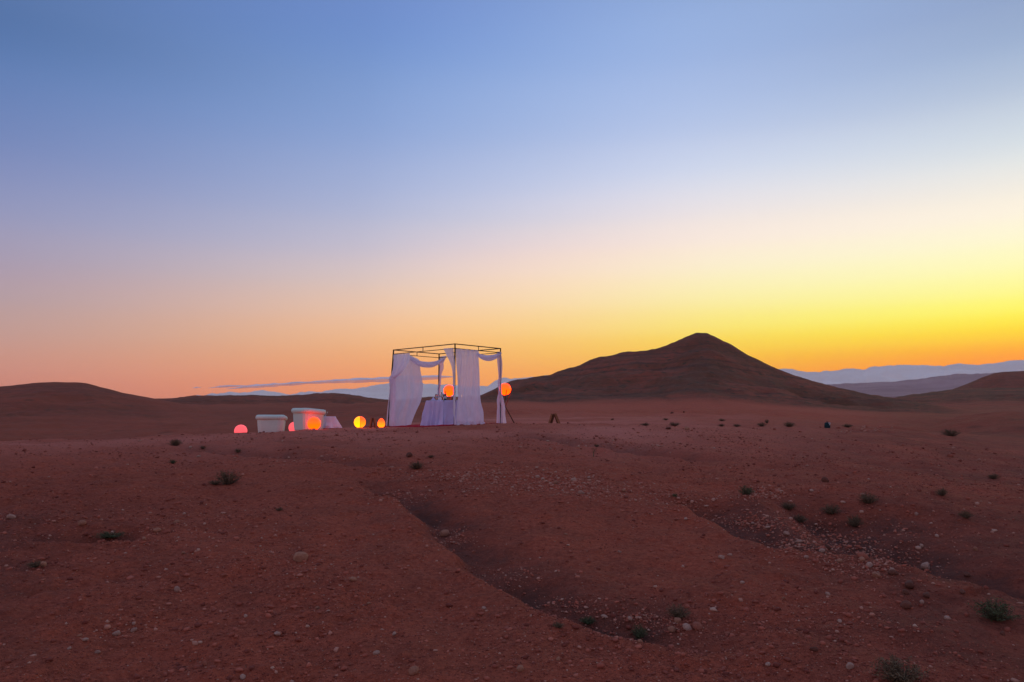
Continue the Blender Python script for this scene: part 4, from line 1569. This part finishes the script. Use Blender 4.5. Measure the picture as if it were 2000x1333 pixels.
SPECIAL = {
    0: 'largest tan boulder lying alone on the foreground slope',
    1: 'rounded tan stone on the edge of the dark runnel',
    15: 'tan stone propped on top of the small stone heap beside the green tuft',
    17: 'flat pale stone in the small stone heap beside the green tuft',
    18: 'blocky reddish stone in the small stone heap beside the green tuft',
    24: 'domed pale stone on the lip of the deep runnel',
}
STONES = [(585, 1095, 30, 't'), (868, 1046, 21, 't'), (808, 1315, 22, 't'), (1016, 1310, 17, 't'), (735, 1278, 13, 'p'), (345, 1155, 13, 'p'), (690, 1134, 15, 't'), (541, 1241, 15, 'p'),
          (261, 1220, 9, 'p'), (261, 1233, 12, 'p'), (228, 1240, 13, 'p'), (156, 1243, 9, 't'), (167, 1251, 10, 'p'), (191, 1276, 9, 'p'), (135, 1268, 8, 'p'),
          (1324, 1216, 18, 't'), (1312, 1233, 17, 't'), (1341, 1230, 17, 'p'), (1362, 1227, 24, 'r'), (1180, 1206, 12, 'p'), (1230, 1211, 12, 'p'), (1698, 1107, 14, 'p'), (1685, 1090, 20, 'r'),
          (1684, 1096, 13, 't'), (1808, 1111, 21, 'p'), (1742, 1117, 12, 'p'), (1745, 1122, 17, 'd'), (1711, 1127, 14, 't'), (1776, 1147, 20, 'd'), (1769, 1160, 13, 'd'), (1769, 1186, 18, 'd'), (1880, 1158, 12, 'd'),
          (1810, 1166, 15, 'd'), (1801, 1178, 10, 'p'), (1617, 1162, 11, 'p'), (1409, 1091, 11, 'p'), (1617, 1073, 17, 'd'), (345, 1023, 13, 't'), (307, 1038, 14, 't'), (281, 1054, 9, 't'), (22, 1013, 15, 'p'),
          (160, 1025, 14, 't'), (84, 1106, 12, 't'), (437, 1126, 11, 'r'), (358, 1082, 9, 't'), (1585, 960, 8, 'p'), (1612, 941, 14, 'd'), (800, 892, 16, 'd'), (1855, 893, 12, 'r'), (1605, 1078, 12, 'p'),
          (1560, 1060, 13, 'p'), (1536, 1045, 12, 'p'), (1500, 1032, 10, 'p'), (1470, 1024, 9, 'p'), (1575, 1090, 11, 'p'), (1640, 1098, 11, 't'), (1120, 940, 12, 'p'), (1060, 938, 10, 'p'), (1135, 965, 12, 'p'),
          (1150, 935, 9, 'p'), (1050, 933, 9, 'p'), (1218, 960, 11, 't'), (1085, 945, 10, 't'), (1340, 1015, 10, 'p'), (1800, 1068, 9, 'p'), (1830, 1048, 8, 'p'), (1790, 1006, 8, 'p'), (1888, 1126, 14, 'd'),
          (1850, 1210, 10, 'p'), (1660, 1305, 14, 'p'), (1500, 1300, 12, 'p'), (1420, 1240, 11, 'r'), (1590, 1270, 14, 'd'), (1250, 1255, 10, 't'), (1090, 1290, 10, 't'), (480, 1205, 9, 'p'), (400, 1300, 11, 'r'),
          (620, 1190, 9, 't'), (870, 1115, 10, 'r'), (770, 1240, 10, 'p'), (945, 1190, 9, 'p'), (985, 1255, 9, 'r'), (474, 1325, 12, 'p'), (925, 1080, 9, 'r'), (360, 1005, 8, 'p'), (372, 876, 7, 'p'), (388, 893, 8, 'p'),
          (1305, 839, 12, 'd'), (1342, 840, 12, 't'), (1196, 821, 7, 'd'), (1312, 808, 7, 'd'), (1336, 806, 5, 'd'), (980, 905, 6, 'p'), (1075, 878, 6, 'p'), (720, 1180, 8, 't'), (560, 1150, 7, 'r'),
          (1958, 1240, 10, 'd'), (1905, 1075, 9, 't'), (1640, 1215, 9, 'p'), (1530, 1170, 8, 't'), (1450, 1140, 8, 'p'), (1210, 1080, 8, 'p'), (1105, 1045, 7, 't')]
KEY = {'t': 'tan_stone', 'p': 'pale_stone', 'r': 'red_stone', 'd': 'dark_stone'}
rs = random.Random(12)
for i, (px, py, w, k) in enumerate(STONES):
    p = macro_hit(px, py)
    d = (p - EYE).length
    size = w / FPX * d * 1.08
    mk = KEY[k]
    o = bpy.data.objects.new('stone', SM[mk][i % 4])
    COL.objects.link(o)
    sz = size * rs.uniform(0.75, 1.15)
    o.scale = (size, size * rs.uniform(0.8, 1.1), sz)
    o.rotation_euler = (rs.uniform(-.25, .25), rs.uniform(-.25, .25), rs.uniform(0, 6.28))
    o.location = (p.x, p.y, H(p.x, p.y) + sz * 0.16)
    tag(o, SPECIAL.get(i, ('large ' if w >= 17 else 'small ' if w <= 9 else '') + SL[mk] + ' ' + zone(px, py)), 'stone', 'loose stones on the slope')

# gravel: thousands of pebbles, joined
def ico():
    t = (1 + 5 ** 0.5) / 2
    v = np.array([(-1, t, 0), (1, t, 0), (-1, -t, 0), (1, -t, 0), (0, -1, t), (0, 1, t), (0, -1, -t), (0, 1, -t), (t, 0, -1), (t, 0, 1), (-t, 0, -1), (-t, 0, 1)], float)
    v /= np.linalg.norm(v[0])
    f = np.array([(0, 11, 5), (0, 5, 1), (0, 1, 7), (0, 7, 10), (0, 10, 11), (1, 5, 9), (5, 11, 4), (11, 10, 2), (10, 7, 6), (7, 1, 8), (3, 9, 4), (3, 4, 2), (3, 2, 6), (3, 6, 8), (3, 8, 9), (4, 9, 5), (2, 4, 11),
                  (6, 2, 10), (8, 6, 7), (9, 8, 1)])
    return v, f


def H_vec(x, y):
    d = np.maximum(np.hypot(x, y), D[0])
    a = np.arctan2(x, y)
    i = np.clip(np.searchsorted(D, d) - 1, 0, ND - 2)
    fa = np.clip((a - AZ[0]) / (AZ[1] - AZ[0]), 0, len(az_f) - 1.001)
    j = fa.astype(int)
    fj = fa - j
    fi = (d - D[i]) / (D[i + 1] - D[i])
    return (Z[i, j] * (1 - fj) + Z[i, j + 1] * fj) * (1 - fi) + (Z[i + 1, j] * (1 - fj) + Z[i + 1, j + 1] * fj) * fi


def gravel(name, label, xs, ys, size, tone, seed):
    r = np.random.default_rng(seed)
    n = len(xs)
    iv, jf = ico()
    Vv = np.repeat(iv[None], n, 0)
    Vv = Vv * (1 + 0.28 * r.standard_normal((n, 12, 1)).clip(-1.5, 1.5))
    sc = np.stack([size * r.uniform(0.7, 1.2, n), size * r.uniform(0.7, 1.2, n), size * r.uniform(0.45, 0.85, n)], -1)
    Vv = Vv * sc[:, None, :]
    th = r.uniform(0, 2 * np.pi, n)
    c, s = np.cos(th)[:, None], np.sin(th)[:, None]
    x = Vv[..., 0] * c - Vv[..., 1] * s + xs[:, None]
    y = Vv[..., 0] * s + Vv[..., 1] * c + ys[:, None]
    z = Vv[..., 2] + (H_vec(xs, ys) + 0.22 * size)[:, None]
    F = (jf[None] + (np.arange(n) * 12)[:, None, None]).reshape(-1, 3)
    me = np_mesh(name, np.stack([x, y, z], -1).reshape(-1, 3), tris=F, smooth=False)
    at = me.attributes.new('tone', 'FLOAT', 'POINT')
    at.data.foreach_set('value', np.repeat(tone, 12).astype(np.float32))
    o = link(name, me, M['gravel'])
    return tag(o, label, 'gravel', kind='stuff')


r = np.random.default_rng(3)
# even scatter: thins out with distance, clumped by noise
N = 118000
d_ = 3.4 * (26 / 3.4) ** r.uniform(0, 1, N)
a_ = r.uniform(math.radians(-43), math.radians(43), N)
x_, y_ = d_ * np.sin(a_), d_ * np.cos(a_)
dens = 0.26 + 1.0 * np.clip(fbm(x_ / 1.7, y_ / 1.7, 4, 71) + 0.15, 0, 1)
ok = r.uniform(0, 1, N) < dens * (1 - 0.55 * sstep(14, 24, d_))
x_, y_, d_ = x_[ok], y_[ok], d_[ok]
n = len(x_)
size = 0.0042 * (1 + r.pareto(2.6, n)).clip(1, 6) * (0.7 + 0.045 * d_)
tone = r.beta(1.3, 2.4, n)
tone = np.where(r.uniform(0, 1, n) < 0.065, r.uniform(0.75, 1.0, n), tone * 0.75)
gravel('gravel', 'small reddish pebbles and grit scattered all over the slope', x_, y_, size, tone, 4)
# pale gravel spreads
xs, ys = [], []
for cx, cy, wx_, wy_, n in ((925, 930, 95, 12, 620), (1000, 948, 90, 16, 420), (1110, 940, 75, 18, 520), (1165, 958, 70, 20, 380), (1300, 975, 110, 28, 420), (1480, 1020, 90, 18, 420), (1590, 1066, 90, 26, 560),
                            (1690, 1105, 80, 28, 460), (1470, 965, 60, 16, 200), (1790, 1060, 120, 60, 260), (1500, 965, 40, 10, 120), (240, 1232, 60, 26, 90), (400, 1120, 300, 120, 220), (1330, 1222, 60, 16, 110), (1560, 1200, 200, 50, 200),
                            (1000, 1250, 300, 60, 160), (1680, 840, 50, 8, 60), (780, 975, 50, 16, 120), (880, 1050, 60, 20, 140), (990, 1125, 70, 20, 140), (1120, 1185, 80, 18, 140), (1250, 1210, 70, 14, 120), (600, 900, 160, 10, 120), (1150, 868, 120, 8, 100), (450, 1050, 260, 60, 260), (700, 1150, 200, 60, 200)):
    for k in range(n):
        px, py = r.normal(cx, wx_ * 0.6), r.normal(cy, wy_ * 0.6)
        p = macro_hit(min(max(px, -150), 2150), max(py, 835))
        xs.append(p.x)
        ys.append(p.y)
xs, ys = np.array(xs), np.array(ys)
dd = np.hypot(xs, ys)
size = (1.25 / FPX * dd) * (1 + r.pareto(3.0, len(xs))).clip(1, 3)
gravel('gravel', 'patches of paler pebbles washed together along the runnels', xs, ys, size, r.uniform(0.35, 0.95, len(xs)), 6)

# ------------------------------------------------------------------ desert shrubs
def shrub_meshes(seed, upright):
    """unit shrub, about 1 wide and 0.6 high: wiry twigs with many small narrow leaves"""
    r = random.Random(seed)
    tw, lf = MB(), MB()
    for k in range(80):
        a = r.uniform(0, 6.283)
        spread = 0.5 * r.uniform(0.02, 1.0) ** 0.6
        h = r.uniform(0.34, 0.62) * math.sqrt(max(0.12, 1 - (spread / 0.54) ** 2)) * (0.9 + 0.2 * upright)
        lean = r.uniform(-.1, .1)
        p0 = Vector((math.cos(a) * 0.05, math.sin(a) * 0.05, -0.04))
        p1 = Vector((math.cos(a + lean) * spread * 0.45, math.sin(a + lean) * spread * 0.45, h * 0.62))
        p2 = Vector((math.cos(a) * spread, math.sin(a) * spread, h))
        p1 = p0.lerp(p2, 0.5) + Vector((0, 0, h * 0.10))
        tw.tube([p0, p1, p2], [0.008, 0.005, 0.002], 3, cap=False)
        if r.random() < 0.18:
            continue                       # a bare dead twig
        for j in range(30):
            t = r.uniform(0.12, 1.0)
            b = (p0.lerp(p1, t * 2) if t < 0.5 else p1.lerp(p2, t * 2 - 1)) + Vector((r.gauss(0, .022), r.gauss(0, .022), r.gauss(0, .02)))
            dv = Vector((r.gauss(0, 1), r.gauss(0, 1), r.gauss(0.5, 0.8))).normalized()
            L_ = r.uniform(0.03, 0.075)
            sd_ = dv.cross(Vector((r.gauss(0, 1), r.gauss(0, 1), r.gauss(0, 1)))).normalized() * L_ * 0.17
            lf.add([b, b + dv * L_ * .5 + sd_, b + dv * L_, b + dv * L_ * .5 - sd_], [(0, 1, 2, 3)])
    out = []
    for nm, mb in (('stem', tw), ('foliage', lf)):
        me = bpy.data.meshes.new(nm)
        me.from_pydata(mb.v, [], mb.f)
        me.update()
        out.append(me)
    return out


SH = []
for k in range(4):
    st, fo = shrub_meshes(200 + k, 0.3 + 0.2 * k)
    st.materials.append(M['twig'])
    fd = fo.copy()
    fo.materials.append(M['leaf_dark'])
    fd.materials.append(M['leaf_green'])
    SH.append((st, fo, fd))
# column, base row, width, height, green?, label
SMALL = 'low dark scrub tuft on the bare plain in front of the cone shaped hill'
SLOPE = 'dark dry scrub tuft growing on the stony slope'
RUN = 'dark scrub bush growing along the deep runnel'
SHRUBS = [(342, 871, 28, 16, 0, 'dark round scrub bush on the rise near the half hidden pink lamp'), (338, 906, 15, 10, 1, 'small bright green tuft below the dark round bush on the rise'),
          (446, 946, 52, 32, 0, 'large loose scrub bush with a spreading skirt on the open red slope'), (420, 947, 26, 10, 0, SLOPE), (813, 916, 34, 19, 0, 'dark bush beside the pale gravel spread below the gazebo'),
          (842, 894, 16, 7, 0, SLOPE), (465, 884, 15, 9, 0, SLOPE), (396, 877, 12, 7, 0, SLOPE), (1260, 832, 22, 8, 0, SMALL), (1318, 832, 28, 9, 0, SMALL), (1300, 821, 14, 5, 0, SMALL), (1410, 823, 15, 6, 0, SMALL),
          (1409, 833.5, 15, 7, 0, SMALL), (1440, 833.5, 18, 6, 0, SMALL), (1488, 833, 20, 9, 0, SMALL), (1498, 827, 9, 9, 0, SMALL), (1542, 834, 26, 12, 0, SMALL), (1655, 835, 20, 8, 0, SMALL), (1458, 967, 34, 21, 1, 'dark green bush above the band of gravel and runnels'),
          (1695, 983, 36, 22, 0, 'sparse dark bush on the dim slope above the deep runnel'), (1840, 968, 24, 16, 0, 'dark bush on the dim far bank of the deep runnel, upper one of two'),
          (1887, 1012, 24, 16, 0, 'dark bush on the dim far bank of the deep runnel, lower one of two'),
          (1248, 1247, 38, 28, 1, 'small green tuft beside the stone heap'), (1325, 1206, 46, 26, 0, 'dark bush at the low end of the long runnel behind the stone heap'), (1945, 1210, 76, 44, 1, 'broad dark green bush on the dim lower slope'),
          (1760, 1333, 100, 56, 0, 'large dark bush at the foot of the slope'), (1858, 852, 34, 15, 0, 'dark bush on the shoulder where the plain drops to the valley'), (1540, 995, 30, 16, 0, RUN), (1563, 1020, 30, 18, 0, RUN), (1622, 1004, 40, 22, 0, RUN),
          (1668, 1028, 34, 24, 0, RUN), (1165, 873, 14, 6, 0, SLOPE), (1318, 971, 13, 9, 1, SLOPE), (215, 1050, 60, 15, 1, 'flattened green weed growing in the shallow dark hollow'), (70, 1108, 34, 13, 0, SLOPE),
          (1148, 1219, 34, 16, 1, 'thin green weed growing by the end of the long runnel'), (1090, 1226, 28, 13, 0, SLOPE), (545, 998, 18, 8, 0, SLOPE), 
          (1940, 935, 22, 10, 0, SLOPE)]
rs = random.Random(33)
for i, (px, py, w, h, g, lb) in enumerate(SHRUBS):
    p = macro_hit(px, py)
    d = (p - EYE).length
    W_, H_ = 1.05 * w / FPX * d, (0.85 if w < 60 else 0.75) * h / FPX * d
    st, fo, fd = SH[i % 4]
    root = empty('desert_shrub', (p.x, p.y, H(p.x, p.y)), rs.uniform(0, 6.28))
    root.scale = (W_, W_, H_ / 0.6)
    if lb == SMALL:
        lb = ('broad ' if w >= 24 else 'tiny ' if w <= 15 else '') + lb
    tag(root, lb if lb != SLOPE else ('small ' if w <= 15 else '') + 'dark dry scrub tuft ' + zone(px, py), 'shrub', 'desert scrub')
    for nm, me in (('stem', st), ('foliage', fd if g else fo)):
        c = bpy.data.objects.new(nm, me)
        COL.objects.link(c)
        c.parent = root
# one upright sprig
p = macro_hit(1159, 893)
hgt = 16 / FPX * (p - EYE).length
root = empty('desert_sprig', p)
tag(root, 'single upright green sprig on the slope below the gazebo', 'plant')
m = MB()
m.tube([(0, 0, -0.02), (0.01, 0, hgt * 0.6), (0.035, 0, hgt)], [0.008, 0.006, 0.003], 6)
m.build('stem', M['stalk'], root)
for k in range(9):
    t = 0.25 + 0.08 * k
    b = Vector((0.01 + 0.02 * t, 0, hgt * t))
    s_ = -1 if k % 2 else 1
    m = MB()
    m.add([b, b + Vector((s_ * .022, .012, .03)), b + Vector((s_ * .05, 0, .06)), b + Vector((s_ * .022, -.012, .035))], [(0, 1, 2, 3)])
    m.build('leaf', M['leaf_green'], root)

# ------------------------------------------------------------------ haze: the evening air round everything
hz = MB()
hz.box((-13900, -13900, -40), (13900, 13900, 960))
hzm = new_mat('evening_haze')
T = NT(hzm)
T.n('ShaderNodeOutputMaterial', {'Volume': T.n('ShaderNodeVolumePrincipled', {'Color': (0.92, 0.86, 0.94, 1), 'Density': 1.3e-5, 'Anisotropy': 0.55}).outputs[0]})
haze = hz.build('haze', hzm)
tag(haze, 'thin pale evening haze over the whole desert', 'haze', kind='stuff')
